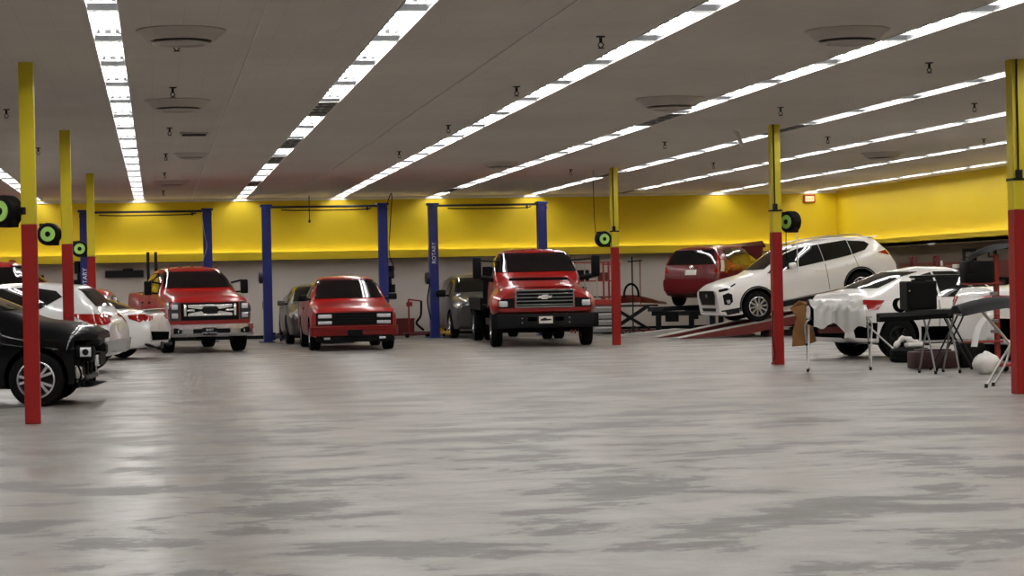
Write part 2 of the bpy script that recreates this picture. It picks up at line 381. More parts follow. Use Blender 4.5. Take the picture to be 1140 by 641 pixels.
for i, (x, y, s, lab) in enumerate(DIFF):
    o = pd if i == 0 else copy_tree(pd); o.location = (x, y, HC); o.scale = (s, s, s); o['label'] = lab; o['group'] = 'round ceiling diffusers'
b = nb()
box(b, (0, 0, -0.012), (0.46, 0.46, 0.024), bev=0.006)
for k in range(4): box(b, (0, -0.15+k*0.1, -0.03), (0.38, 0.03, 0.014), mi=1)
v = link('ceiling_vent', b, [M['ceil_disc'], M['dark_metal']]); v.location = (0.65, 34.84, HC); tag(v, 'small square ceiling vent between the second and third round diffusers', 'vent')

# sprinklers
def make_sprinkler():
    t = thing('sprinkler', 'x', 'sprinkler')
    b = nb(); lathe(b, [(0.001, 0), (0.05, 0), (0.045, -0.012), (0.001, -0.014)], 16, 'Z'); cyl(b, (0, 0, -0.07), (0, 0, 0), 0.016, n=8); part('pipe', b, M['dark_metal'], t, 40)
    b = nb(); tube(b, bez([(-0.008, 0, -0.065), (-0.028, 0, -0.09), (-0.006, 0, -0.12)], 4), 0.006, 6); tube(b, bez([(0.008, 0, -0.065), (0.028, 0, -0.09), (0.006, 0, -0.12)], 4), 0.006, 6)
    cyl(b, (0, 0, -0.128), (0, 0, -0.122), 0.034, n=12); part('spray_head', b, M['dark_metal'], t)
    return t
SPR = [(0.25, 21.7), (0.25, 26.9), (0.25, 33.6), (0.22, 40.0), (0.22, 46.5), (0.22, 55.0), (4.6, 21.5), (4.65, 27.0), (4.65, 33.5), (4.6, 40), (9.2, 24.2), (9.25, 30.5), (9.3, 38.0), (9.3, 47.0), (12.1, 23.5), (12.1, 30.0), (12.1, 37.0), (12.1, 45.0), (15.5, 38.0), (-2.0, 30.0), (-2.0, 38)]
ps = make_sprinkler(); sw = {}
for i, (x, y) in enumerate(SPR):
    o = ps if i == 0 else copy_tree(ps); o.location = (x, y, HC)
    where = {0.25: 'beside the left round diffusers', 0.22: 'in the far part near the small square vent row', 4.6: 'left of the third bright row', 4.65: 'left of the third bright row', -2.0: 'left of the leftmost long light row'}.get(x, 'over the open floor right of the centre' if x < 10 else 'right of the right line of columns' if x < 14 else 'close to the right wall')
    sw.setdefault(where, []).append(o)
    o['group'] = 'ceiling sprinklers'

for where, os_ in sw.items():
    for n, o in enumerate(os_): o['label'] = '%s small dark ceiling sprinkler %s' % (['nearest', 'second nearest', 'third nearest', 'fourth nearest'][n], where)
# columns
YC = [23.94, 34.01, 46.57]; XCL, XCR = -1.375, 10.19
CL = {(XCL, 0): 'nearest yellow and red steel column at far left, in front of the black car', (XCL, 1): 'middle yellow and red column of the left line, before the white hatchback',
      (XCL, 2): 'furthest yellow and red column of the left line, by the blue lift post', (XCR, 0): 'nearest yellow and red column at the right edge, beside the folding stands',
      (XCR, 1): 'yellow and red column in front of the white car on the ramp', (XCR, 2): 'yellow and red column just right of the big red truck'}
for X in (XCL, XCR):
    for i, Y in enumerate(YC):
        t = thing('column', CL[(X, i)], 'column', (X, Y, 0), 0, 'yellow and red steel columns')
        w = 0.165 if not (X == XCR and i == 0) else 0.20
        zs = 2.2
        b = nb(); box(b, (0, 0, (zs+HC)/2), (w, w, HC-zs), bev=0.01)
        part('upper_shaft', b, M['yellow_steel'], t)
        b = nb(); box(b, (0, 0, zs/2), (w+0.004, w+0.004, zs), bev=0.01); part('lower_shaft', b, M['red_steel'], t)
        if X == XCR:
            b = nb(); cyl(b, (-w*0.22, -w/2-0.014, 2.62), (-w*0.22, -w/2-0.014, HC), 0.012, n=8); box(b, (-w*0.22, -w/2-0.03, 2.62), (0.07, 0.05, 0.10)); part('conduit', b, M['dark_metal'], t)
            b = nb(); box(b, (0, 0, 2.56), (w+0.02, w+0.02, 0.03)); part('strap', b, M['dark_metal'], t)

# cord reels on the columns
def make_reel():
    t = thing('cord_reel', 'x', 'cord reel')
    b = nb(); lathe(b, [(0.001, 0.10), (0.165, 0.10), (0.18, 0.085), (0.18, -0.06), (0.165, -0.085), (0.125, -0.095), (0.12, -0.09), (0.12, -0.08), (0.001, -0.08)], 36, 'Y')
    box(b, (0.10, 0, -0.14), (0.10, 0.10, 0.08), bev=0.01); box(b, (-0.08, 0, 0.14), (0.12, 0.12, 0.06), bev=0.01)
    part('housing', b, M['black'], t, 40)
    b = nb(); lathe(b, [(0.045, -0.085), (0.045, -0.098), (0.112, -0.098), (0.116, -0.085)], 32, 'Y'); part('green_disc', b, M['green'], t, 40)
    b = nb(); lathe(b, [(0.001, -0.112), (0.038, -0.112), (0.042, -0.085)], 20, 'Y'); part('hub', b, M['black'], t, 40)
    b = nb(); box(b, (0.20, 0.03, 0), (0.10, 0.05, 0.08), bev=0.005); part('bracket', b, M['dark_metal'], t)
    return t
REEL = [(-1.63, 23.94, 2.35, R(-38), 1.0, 1, 'black cord reel with green disc cut by the left edge of the view'), (-1.65, 34.01, 2.36, R(-12), 1, 1, 'black and green cord reel hanging left of the middle left column'),
        (-1.62, 46.57, 2.37, R(0), 1, 1, 'black and green cord reel left of the furthest left column'), (9.93, 46.57, 2.39, R(8), 1, 1, 'black and green cord reel on the column by the big red truck'),
        (10.44, 34.01, 2.37, R(-62), 1, 0, 'black cord reel seen side-on, right of the column before the white ramp car')]
pr = make_reel()
for i, (x, y, z, a, s, left, lab) in enumerate(REEL):
    o = pr if i == 0 else copy_tree(pr); o.location = (x, y, z); o.rotation_euler = (0, 0, a)
    o['label'] = lab; o['group'] = 'cord reels on the columns'
    if i == 4:
        for ch in o.children:
            if ch.name.startswith('bracket'): ch.location = (-0.36, 0.1, 0)
for (rx, ry, pts) in ((9.93, 46.57, [(-0.17, -0.02, -0.02), (-0.2, -0.02, 0.5), (-0.21, -0.02, 1.55)]),):
    b = nb(); tube(b, [(rx+p[0], ry+p[1], 2.39+p[2]) for p in pts], 0.008, 6); tag(link('power_cord', b, M['black_matt']), 'thin black cord rising from the reel by the big red truck', 'cord')
b = nb(); tube(b, bez([(10.36, 33.98, 2.25), (10.35, 33.97, 1.9), (10.36, 33.98, 1.72)], 5), 0.008, 6); tag(link('power_cord', b, M['black_matt']), 'short cord hanging from the side-on reel, close to the column', 'cord')
b = nb(); tube(b, bez([(10.52, 33.9, 2.22), (10.52, 33.9, 1.8), (10.53, 33.9, 1.62)], 5), 0.008, 6); cyl(b, (10.53, 33.9, 1.54), (10.53, 33.9, 1.63), 0.025, 0.012, 10); tag(link('power_cord', b, M['white_text']), 'pale cord with a plug hanging from the side-on reel', 'cord')
b = nb(); tube(b, bez([(10.09, 33.93, 0.9), (10.07, 33.9, 0.5), (10.09, 33.88, 0.15), (10.02, 33.85, 0.01)], 6), 0.009, 6); tag(link('air_hose', b, M['black_matt']), 'black hose trailing down the column before the white ramp car', 'hose')

# exit sign
t = thing('exit_sign', 'small glowing red exit sign high on the back wall near the corner', 'sign', (19.1, YW-0.06, 3.76))
b = nb(); box(b, (0, 0, 0), (0.34, 0.07, 0.23), bev=0.008); part('housing', b, M['orange_red'], t)
b = nb(); box(b, (0, -0.038, -0.01), (0.26, 0.01, 0.15)); part('face', b, M['exit_face'], t)
text_part('lettering', 'EXIT', 0.11, M['exit_red'], t, Matrix.Translation((0, -0.046, -0.01)) @ Matrix.Rotation(R(90), 4, 'X'))
# cable hanging before the yellow wall, switch box, white tag near ceiling
b = nb(); cyl(b, (4.25, 59.2, 3.3), (4.25, 59.2, HC), 0.014, n=8); cyl(b, (4.25, 59.2, 3.24), (4.25, 59.2, 3.32), 0.03, n=8); tag(link('hanging_cable', b, M['black']), 'black cable hanging from the ceiling above the middle blue lift', 'cable')
b = nb(); box(b, (0, 0, 0), (0.10, 0.05, 0.22), bev=0.01); box(b, (0, -0.03, 0.03), (0.03, 0.02, 0.05)); o = link('switch_box', b, M['dark_metal']); o.location = (3.0, YW-0.025, 0.95); tag(o, 'small dark switch box on the white wall left of the middle lift', 'switch')
b = nb()
g = [(-0.10, 0.16), (0.0, 0.14), (0.10, -0.12), (0.06, -0.16), (-0.02, -0.02)]
prism(b, g, -0.004, 0.004, 'Y'); o = link('paper_tag', b, M['bag']); o.location = (9.95, 36.2, 3.72); tag(o, 'white paper tag dangling under the ceiling left of the middle right column', 'paper')
o.location = (9.75, 34.6, HC-0.20)
b = nb(); cyl(b, (9.69, 34.6, HC-0.06), (9.69, 34.6, HC), 0.003, n=5); l = link('tag_string', b, M['white_text']); l.parent = o; l.matrix_parent_inverse = Matrix.Translation(-Vector((9.75, 34.6, HC-0.20)))
b = nb(); box(b, (0, 0, 0), (1.06, 0.14, 0.19), bev=0.02); box(b, (0.1, -0.02, 0.11), (0.3, 0.12, 0.07), bev=0.03)
for i in range(6): box(b, (-0.4+i*0.16, -0.075, -0.02), (0.11, 0.01, 0.08))
o = link('wall_unit', b, M['dark_metal']); o.location = (-0.88, YW-0.07, 1.92); tag(o, 'long dark unit mounted on the back wall left of the large red pickup cab', 'wall unit')

# ------------------------------------------------------------ vehicle tools
# local frame of a vehicle: +X forward, +Y its left side, Z up; s = distance back from the nose
def pw(pts):
    def f(s):
        if s <= pts[0][0]: return pts[0][1]
        for (a, va), (b_, vb) in zip(pts, pts[1:]):
            if s <= b_: return va+(vb-va)*(s-a)/(b_-a) if b_ > a else vb
        return pts[-1][1]
    return f
def smoothf(f, w): return lambda s: (f(s-w)+2*f(s-w/2)+3*f(s)+2*f(s+w/2)+f(s+w))/9
def chaikin(p, it):
    for _ in range(it):
        q = [p[0]]
        for a, b_ in zip(p, p[1:]): q += [(a[0]*.75+b_[0]*.25, a[1]*.75+b_[1]*.25), (a[0]*.25+b_[0]*.75, a[1]*.25+b_[1]*.75)]
        q.append(p[-1]); p = q
    return p
def body_mesh(L, c, step=0.06, it=2, w=0.05):
    f = {k: smoothf(pw(v), w) for k, v in c.items()}
    n = int(L/step); ss = [L*i/n for i in range(n+1)]
    bm = bmesh.new(); rings = []
    for s in ss:
        zt = f['zc'](s); zb = f['zb'](s); wm = f['wm'](s); crown = f['crown'](s)
        zs = min(f['belt'](s), zt-0.06); ze = max(zs+0.015, zt-crown)
        we = f['we'](s); ws = f['ws'](s) if 'ws' in f else wm*0.965
        zm = min(f['zm'](s), zs-0.05)
        we = min(we, ws-0.02)
        half = [(0, zb), (wm*0.9, zb), (wm*0.965, zb+0.05), (wm, zm), (ws, zs), (we, ze), (we*0.55, zt-0.15*(zt-ze)), (0, zt)]
        half = chaikin(half, it)
        ring = [(y, z) for y, z in half] + [(-y, z) for y, z in reversed(half[1:-1])]
        rings.append([bm.verts.new((L/2-s, y, z)) for y, z in ring])
    m = len(rings[0])
    for a, b_ in zip(rings, rings[1:]):
        for k in range(m): bm.faces.new((a[k], a[(k+1) % m], b_[(k+1) % m], b_[k]))
    bm.faces.new(rings[0]); bm.faces.new(rings[-1])
    bmesh.ops.triangulate(bm, faces=[f_ for f_ in bm.faces if len(f_.verts) > 4])
    bmesh.ops.recalc_face_normals(bm, faces=bm.faces)
    return bm

class Car:
    def __init__(s, name, label, L, curves, paint, arches, group=None, cuts=(), it=2, step=0.06, w=0.05):
        # arches: (s, z, r, half width where the cut starts)
        s.L = L; s.root = thing(name, label, 'car' if 'truck' not in name else 'truck', (0, 0, 0), 0, group)
        bm = body_mesh(L, curves, step, it, w)
        me = bpy.data.meshes.new('body'); bm.to_mesh(me); bm.free(); me.materials.append(paint)
        o = bpy.data.objects.new('body', me); C.objects.link(o)
        cb = bmesh.new()
        for (a, z, r, y0) in arches:
            for sg in (-1, 1):
                cyl(cb, (L/2-a, sg*y0, z), (L/2-a, sg*2.0, z), r, n=36)
        for (c0, d0) in cuts: box(cb, c0, d0)
        bmesh.ops.recalc_face_normals(cb, faces=cb.faces)
        cm = bpy.data.meshes.new('cut'); cb.to_mesh(cm); cb.free(); cm.materials.append(M['liner'])
        co = bpy.data.objects.new('cut', cm); C.objects.link(co)
        md = o.modifiers.new('b', 'BOOLEAN'); md.operation = 'DIFFERENCE'; md.object = co; md.solver = 'EXACT'
        try: md.material_mode = 'TRANSFER'
        except Exception: pass
        dg = bpy.context.evaluated_depsgraph_get(); nm = bpy.data.meshes.new_from_object(o.evaluated_get(dg))
        bpy.data.objects.remove(o); bpy.data.objects.remove(co)
        nm.name = 'body'; s.body = bpy.data.objects.new('body', nm); C.objects.link(s.body); s.body.parent = s.root
        nm.shade_smooth(); nm.set_sharp_from_angle(angle=R(32))
        t = bmesh.new(); t.from_mesh(nm); s.bvh = BVHTree.FromBMesh(t); t.free(); s.paint = paint
    def P(s, side, u, v):
        L = s.L
        if side == 'L': return Vector((L/2-u, 3, v)), Vector((0, -1, 0))
        if side == 'R': return Vector((L/2-u, -3, v)), Vector((0, 1, 0))
        if side == 'F': return Vector((L/2+3, u, v)), Vector((-1, 0, 0))
        if side == 'B': return Vector((-L/2-3, u, v)), Vector((1, 0, 0))
        if side == 'T': return Vector((L/2-u, v, 6)), Vector((0, 0, -1))
    def panel(s, name, side, poly, m, off=0.006, skirt=0.02, parent=None, step=0.07, drop=0.0):
        if m is M['glass']: off, step = max(off, 0.013), min(step, 0.045)
        bm = bmesh.new(); multi = isinstance(poly[0][0], (tuple, list))
        for pl in (poly if multi else [poly]): bm.faces.new([bm.verts.new((p[0], p[1], 0)) for p in pl])
        if multi: bmesh.ops.remove_doubles(bm, verts=bm.verts, dist=1e-4)
        poly = [p for pl in poly for p in pl] if multi else poly
        for ax in (0, 1):
            lo = min(p[ax] for p in poly); hi = max(p[ax] for p in poly); n = max(1, int((hi-lo)/step))
            for i in range(1, n):
                co = [0, 0, 0]; no = [0, 0, 0]; co[ax] = lo+(hi-lo)*i/n; no[ax] = 1
                bmesh.ops.bisect_plane(bm, geom=bm.verts[:]+bm.edges[:]+bm.faces[:], plane_co=co, plane_no=no, dist=1e-5)
        nrm = {}; last = None; miss = []
        d = None
        for v in bm.verts:
            o, d = s.P(side, v.co.x, v.co.y); h = s.bvh.ray_cast(o, d)
            if h[0] is None: miss.append((v, o)); continue
            n = h[1] if h[1].dot(d) < 0 else -h[1]; v.co = h[0]+n*off; nrm[v] = n; last = h[0]
        for v, o in miss:
            t = (last-o).dot(d) if last is not None else 2.5
            h = s.bvh.find_nearest(o+d*t); v.co = h[0]-d*off; nrm[v] = -d
        if drop: 
            for v in bm.verts: v.co += d*drop
        bmesh.ops.triangulate(bm, faces=[f for f in bm.faces if len(f.verts) > 4])
        for f in bm.faces:
            f.normal_update()
            if f.normal.dot(d) > 0: f.normal_flip()
        be = [e for e in bm.edges if e.is_boundary]
        r = bmesh.ops.extrude_edge_only(bm, edges=be)
        mp = {}
        for e in r['geom']:
            if isinstance(e, bmesh.types.BMVert):
                src = min((x for x in nrm), key=lambda q: (q.co-e.co).length) if nrm else None
                e.co = e.co - (nrm[src] if src else -d)*(skirt+off)
        me = bpy.data.meshes.new(name); bm.to_mesh(me); bm.free(); me.materials.append(m)
        me.shade_smooth(); me.set_sharp_from_angle(angle=R(40))
        o = bpy.data.objects.new(name, me); C.objects.link(o); o.parent = parent or s.root; return o
    def both(s, name, poly, m, **k):   # (s, z) polygons on both flanks
        return [s.panel(name, sd, poly, m, **k) for sd in 'LR']
    def pair(s, name, side, poly, m, **k):   # mirrored (y, z) polygons on an end
        return [s.panel(name, side, [(sg*p[0], p[1]) for p in poly], m, **k) for sg in (1, -1)]
    def wheels(s, pos, r, w, hw, rim_r, style, rm, dual=()):
        for i, a in enumerate(pos):
            for sg in (1, -1):
                wheel(s.root, (s.L/2-a, sg*(hw-w/2), r), r, w, rim_r, style, rm, sg)
                if i in dual: pass
    def mirror(s, a, y, z, d=(0.10, 0.20, 0.15), m=None, arm=0.10, am=None, arms=1):
        for sg in (1, -1):
            b = nb(); box(b, (s.L/2-a, sg*(y+arm+d[1]/2), z+d[2]/2), d, bev=0.03); o = part('mirror', b, m or s.paint, s.root, 40)
            for k in range(arms):
                b = nb(); cyl(b, (s.L/2-a, sg*(y-0.08), z+0.03+k*d[2]*0.7), (s.L/2-a, sg*(y+arm+0.03), z+0.05+k*d[2]*0.8), 0.022, n=8); part('mirror_arm', b, am or M['black'], o, 40)
            b = nb(); box(b, (s.L/2-a-d[0]/2-0.002, sg*(y+arm+d[1]/2), z+d[2]/2), (0.006, d[1]*0.8, d[2]*0.8)); part('mirror_glass', b, M['chrome'], o)
    def seam(s, x0, z0, x1, z1, w=0.012):
        dx, dz = x1-x0, z1-z0; l = math.hypot(dx, dz); nx, nz = -dz/l*w/2, dx/l*w/2
        for sd in 'LR': s.panel('door_seam', sd, [(x0+nx, z0+nz), (x1+nx, z1+nz), (x1-nx, z1-nz), (x0-nx, z0-nz)], M['liner'], off=0.003, skirt=0.005)
    def place(s, x, y, fwd_deg, z=0.0, pitch=0.0):
        s.root.location = (x, y, z); s.root.rotation_euler = (0, R(pitch), R(fwd_deg)); return s
    def place_front(s, x, y, a):       # nose at (x, y); a = direction of the tail, degrees from +Y towards +X
        sa, ca = math.sin(R(a)), math.cos(R(a)); return s.place(x+sa*s.L/2, y+ca*s.L/2, 270-a)
    def place_rear(s, x, y, a):
        sa, ca = math.sin(R(a)), math.cos(R(a)); return s.place(x-sa*s.L/2, y-ca*s.L/2, 270-a)

def wheel(parent, loc, r, w, rr, style, rm, sg):
    b = nb()
    lathe(b, [(rr, -w/2+0.01), (rr+0.01, -w/2), (r-0.05, -w/2), (r-0.015, -w/2+0.015), (r, -w/2+0.045), (r, -0.012), (r-0.012, -0.008), (r-0.012, 0.008), (r, 0.012), (r, w/2-0.045), (r-0.015, w/2-0.015), (r-0.05, w/2), (rr+0.01, w/2), (rr, w/2-0.01), (rr-0.012, 0), (rr, -w/2+0.01)], 40)
    t = part('wheel', b, M['rubber'], parent, 40); t.location = loc
    if sg < 0: t.rotation_euler = (0, 0, PI)
    b = nb(); o = w/2
    lathe(b, [(rr, o-0.012), (rr-0.02, o-0.006), (rr-0.03, o-0.03), (rr-0.035, -o+0.03), (rr-0.01, -o+0.02)], 40)
    if style == 'steel':
        lathe(b, [(0.001, o-0.02), (0.05, o-0.02), (0.06, o-0.05), (rr*0.55, o-0.07), (rr*0.75, o-0.04), (rr-0.03, o-0.07)], 32)
    elif style == 'dually':
        lathe(b, [(0.001, o-0.01), (0.07, o-0.01), (0.08, o-0.09), (rr*0.6, o-0.10), (rr*0.78, o-0.05), (rr-0.03, o-0.08)], 32)
        for k in range(8):
            a = 2*PI*k/8; cyl(b, (math.cos(a)*0.115, o-0.10, math.sin(a)*0.115), (math.cos(a)*0.115, o-0.06, math.sin(a)*0.115), 0.013, n=6)
    else:
        n = style
        lathe(b, [(0.001, o-0.012), (0.045, o-0.012), (0.06, o-0.03), (0.062, o-0.07)], 24)
        for k in range(n):
            for j in ((-1, 1) if n == 5 else (0,)):
                a = 2*PI*k/n; da = j*0.22; w0 = 0.020 if n > 5 else 0.014; w1 = 0.024 if n > 5 else 0.018
                ca, sa = math.cos(a), math.sin(a); c1, s1 = math.cos(a+da), math.sin(a+da)
                p0 = Vector((ca*0.045, 0, sa*0.045)); p1 = Vector((c1*(rr-0.025), 0, s1*(rr-0.025)))
                nn = Vector((-(p1-p0).z, 0, (p1-p0).x)).normalized()
                vs = [b.verts.new(q) for q in (p0-nn*w0+Vector((0, o-0.025, 0)), p0+nn*w0+Vector((0, o-0.025, 0)), p1+nn*w1+Vector((0, o-0.02, 0)), p1-nn*w1+Vector((0, o-0.02, 0)),
                                               p0-nn*w0+Vector((0, o-0.06, 0)), p0+nn*w0+Vector((0, o-0.06, 0)), p1+nn*w1+Vector((0, o-0.06, 0)), p1-nn*w1+Vector((0, o-0.06, 0)))]
                for q in ((0, 1, 2, 3), (0, 4, 5, 1), (1, 5, 6, 2), (2, 6, 7, 3), (3, 7, 4, 0), (4, 7, 6, 5)): b.faces.new([vs[i] for i in q])
    part('rim', b, rm, t, 35)
    b = nb(); lathe(b, [(0.001, -0.02), (rr-0.04, -0.02), (rr-0.04, -0.05), (0.001, -0.05)], 24); part('brake_disc', b, M['dark_metal'], t, 40)
    return t
def arch_trim(car, a, z, r0, r1, m, z0):
    t0 = math.asin(max(-1, min(1, (z0-z)/r1))); r0 += 0.008
    ang = [t0+(PI-2*t0)*i/16 for i in range(17)]
    q = lambda t, r: (a+math.cos(t)*r, z+math.sin(t)*r)
    polys = [[q(u, r0), q(u, r1), q(v, r1), q(v, r0)] for u, v in zip(ang, ang[1:])]
    for sd in 'LR': car.panel('arch_trim', sd, polys, m, off=0.012, step=5, skirt=0.006)

# ------------------------------------------------------------ passenger cars
def car_curves(L, hw, zc, belt, roof_we, nose_w=0.78, tail_w=0.86, zb=0.22, hood_s=1.2, rear_s=4.2, zm=0.62):
    return dict(
        zc=zc, belt=belt, zm=[(0, zm), (L, zm+0.05)],
        zb=[(0, zb+0.10), (0.25, zb+0.02), (0.8, zb), (L-0.8, zb), (L-0.2, zb+0.06), (L, zb+0.14)],
        wm=[(0, hw*nose_w), (0.10, hw*(nose_w+0.10)), (0.35, hw*0.955), (0.8, hw*0.99), (1.2, hw), (L-1.1, hw), (L-0.5, hw*0.975), (L-0.15, hw*(tail_w+0.06)), (L, hw*tail_w)],
        we=[(0, hw*0.62), (hood_s, hw*0.80)] + roof_we + [(L, hw*0.70)],
        crown=[(0, 0.02), (hood_s, 0.03), (hood_s+0.6, 0.06), (rear_s-0.3, 0.07), (L, 0.03)])

# --- white SUV on the ramp
L = 4.77; hw = 0.945
c = car_curves(L, hw, zc=[(0, 0.93), (0.05, 1.0), (0.2, 1.07), (0.7, 1.14), (1.12, 1.17), (1.3, 1.24), (1.95, 1.60), (2.2, 1.66), (2.7, 1.70), (3.4, 1.69), (4.05, 1.60), (4.38, 1.52), (4.45, 1.44), (4.66, 1.14), (4.72, 1.04), (4.77, 0.88)],
    belt=[(0, 0.90), (1.2, 1.02), (4.2, 1.18), (4.6, 1.08), (4.77, 0.8)], roof_we=[(1.3, 0.80), (1.95, 0.66), (2.6, 0.64), (4.0, 0.63), (4.45, 0.66), (4.65, 0.74)])
k = Car('suv', 'white SUV standing nose down on the inclined maroon ramp rack', L, c, M['white_paint'], [(0.95, 0.40, 0.43, 0.62), (3.715, 0.40, 0.43, 0.62)])
k.both('side_window', [[(1.34, 1.115), (1.95, 1.13), (1.95, 1.50), (1.80, 1.44)], [(1.95, 1.13), (2.85, 1.16), (2.85, 1.58), (2.3, 1.575), (1.95, 1.50)]], M['glass'])
k.both('side_window', [(2.87, 1.16), (3.62, 1.195), (3.62, 1.56), (2.87, 1.58)], M['glass'])
k.both('side_window', [(3.64, 1.195), (4.0, 1.25), (4.16, 1.36), (4.08, 1.45), (3.64, 1.545)], M['glass'])
k.panel('windshield', 'F', [(-0.70, 1.225), (-0.58, 1.585), (0.58, 1.585), (0.70, 1.225)], M['glass'])
k.panel('rear_window', 'B', [(-0.56, 1.43), (-0.62, 1.20), (0.62, 1.20), (0.56, 1.43)], M['glass'])
k.panel('grille', 'F', [(-0.52, 0.92), (0.52, 0.92), (0.58, 0.80), (0.48, 0.57), (-0.48, 0.57), (-0.58, 0.80)], M['black'], off=0.012)
k.panel('emblem', 'F', [(0.09*math.cos(t*PI/6), 0.80+0.05*math.sin(t*PI/6)) for t in range(12)], M['chrome'], off=0.022)
k.panel('lower_intake', 'F', [(-0.52, 0.49), (0.52, 0.49), (0.46, 0.41), (-0.46, 0.41)], M['black'])
k.both('headlight', [(0.07, 0.93), (0.28, 0.95), (0.50, 1.02), (0.50, 1.00), (0.26, 0.89), (0.07, 0.88)], M['glass'], off=0.01)
k.both('fog_lamp_pod', [(0.12, 0.80), (0.26, 0.83), (0.34, 0.78), (0.33, 0.60), (0.24, 0.53), (0.12, 0.56)], M['black'], off=0.01)
for o in k.both('fog_lamp', [(0.18, 0.66), (0.27, 0.66), (0.27, 0.58), (0.20, 0.57)], M['lamp'], off=0.018): pass
for sd in 'LR':
    k.panel('bumper_chin', sd, [(0.04, 0.43), (0.48, 0.43), (0.46, 0.30), (0.08, 0.30)], M['bumper_grey'], off=0.01)
    k.panel('sill_cladding', sd, [(1.42, 0.38), (3.24, 0.38), (3.24, 0.25), (1.42, 0.25)], M['bumper_grey'], off=0.012)
    k.panel('chrome_strip', sd, [(1.42, 0.41), (3.24, 0.43), (3.24, 0.395), (1.42, 0.385)], M['chrome'], off=0.012)
for a in (0.95, 3.715): arch_trim(k, a, 0.40, 0.43, 0.475, M['bumper_grey'], 0.33)
k.panel('chin', 'F', [(-0.60, 0.39), (0.60, 0.39), (0.58, 0.30), (-0.58, 0.30)], M['bumper_grey'])
k.both('taillight', [(4.32, 1.14), (4.62, 1.16), (4.70, 1.06), (4.60, 1.02)], M['tail'], off=0.012)
k.pair('taillight', 'B', [(0.45, 1.08), (0.80, 1.12), (0.80, 1.0), (0.50, 1.02)], M['tail'])
for x0 in (1.47, 2.87): k.seam(x0, 0.45, x0, 1.10)
k.seam(3.72, 0.86, 3.66, 1.18)
for x0 in (2.60, 3.42): k.both('door_handle', [(x0, 0.99), (x0+0.20, 1.0), (x0+0.20, 0.965), (x0, 0.955)], M['white_paint'], off=0.03)
for sg in (-1, 1):
    b = nb(); tube(b, bez([(k.L/2-2.2, sg*0.60, 1.66), (k.L/2-2.4, sg*0.60, 1.715), (k.L/2-3.3, sg*0.60, 1.72), (k.L/2-3.9, sg*0.59, 1.66), (k.L/2-4.1, sg*0.59, 1.58)], 6), 0.016, 8); part('roof_rail', b, M['light_steel'], k.root, 40)
k.mirror(1.98, hw*0.93, 1.12, (0.14, 0.20, 0.16), M['white_paint'], 0.02)
k.wheels([0.95, 3.715], 0.37, 0.235, hw-0.005, 0.245, 10, M['alloy'])
b = nb(); box(b, (k.L/2-4.36, 0, 1.525), (0.26, 1.20, 0.03), ry=R(-8), bev=0.01); part('spoiler', b, M['white_paint'], k.root, 40)
RAMP_RZ = 184.5; RAMP_P = 9.0
# transform of the ramp plane: the tyres of the front axle touch it
A0 = Vector((14.6, 50.25, 0.38))
Rm = Matrix.Rotation(R(RAMP_RZ), 4, 'Z') @ Matrix.Rotation(R(RAMP_P), 4, 'Y')
off = Rm @ Vector((L/2-0.95, hw-0.12, 0))
suvloc = A0-off
k.place(suvloc.x, suvloc.y, RAMP_RZ, suvloc.z, RAMP_P)

# --- maroon SUV on the platform, seen from behind
L = 4.56; hw = 0.91
c = car_curves(L, hw, zc=[(0, 0.80), (0.06, 0.90), (0.3, 0.98), (1.0, 1.10), (1.15, 1.14), (1.85, 1.56), (2.2, 1.65), (3.2, 1.66), (4.0, 1.60), (4.22, 1.55), (4.28, 1.48), (4.46, 1.12), (4.50, 1.02), (4.56, 0.72)],
    belt=[(0, 0.8), (1.2, 0.98), (4.1, 1.10), (4.4, 1.06), (4.56, 0.65)], roof_we=[(1.2, 0.76), (1.9, 0.62), (3.8, 0.60), (4.28, 0.66), (4.48, 0.80)])
k = Car('suv', 'maroon SUV with crumpled hood up on a platform by the back wall, tail towards us', L, c, M['maroon_paint'], [(0.9, 0.36, 0.40, 0.6), (3.52, 0.36, 0.40, 0.6)])
for poly in ([(1.35, 1.06), (2.1, 1.07), (2.1, 1.53), (1.95, 1.50)], [(2.15, 1.07), (3.05, 1.09), (3.05, 1.56), (2.15, 1.53)], [(3.10, 1.10), (3.55, 1.12), (3.85, 1.28), (3.70, 1.50), (3.10, 1.56)]): k.both('side_window', poly, M['glass'])
k.panel('rear_window', 'B', [(-0.56, 1.50), (-0.70, 1.12), (0.70, 1.12), (0.56, 1.50)], M['glass'])
k.panel('windshield', 'F', [(-0.66, 1.20), (-0.56, 1.56), (0.56, 1.56), (0.66, 1.20)], M['glass'])
k.pair('taillight', 'B', [(0.66, 1.45), (0.73, 1.40), (0.86, 1.05), (0.86, 0.86), (0.66, 0.90), (0.74, 1.08)], M['tail'], off=0.012)
k.both('taillight', [(4.30, 1.22), (4.42, 0.92), (4.24, 0.92), (4.12, 1.22)], M['lamp'], off=0.01)
k.panel('rear_bumper', 'B', [(-0.78, 0.72), (0.78, 0.72), (0.78, 0.42), (-0.78, 0.42)], M['maroon_paint'], off=0.03)
k.panel('license_plate', 'B', [(-0.16, 0.98), (0.16, 0.98), (0.16, 0.84), (-0.16, 0.84)], M['plate'], off=0.012)
k.panel('emblem', 'B', [(0.07*math.cos(t*PI/6), 1.06+0.04*math.sin(t*PI/6)) for t in range(12)], M['chrome'], off=0.01)
k.seam(3.08, 0.4, 3.08, 1.08); k.seam(2.12, 0.4, 2.12, 1.06)
k.wheels([0.9, 3.52], 0.345, 0.23, hw-0.01, 0.22, 5, M['alloy'])
k.mirror(1.55, hw*0.93, 1.06, (0.12, 0.2, 0.14), M['maroon_paint'], 0.02)
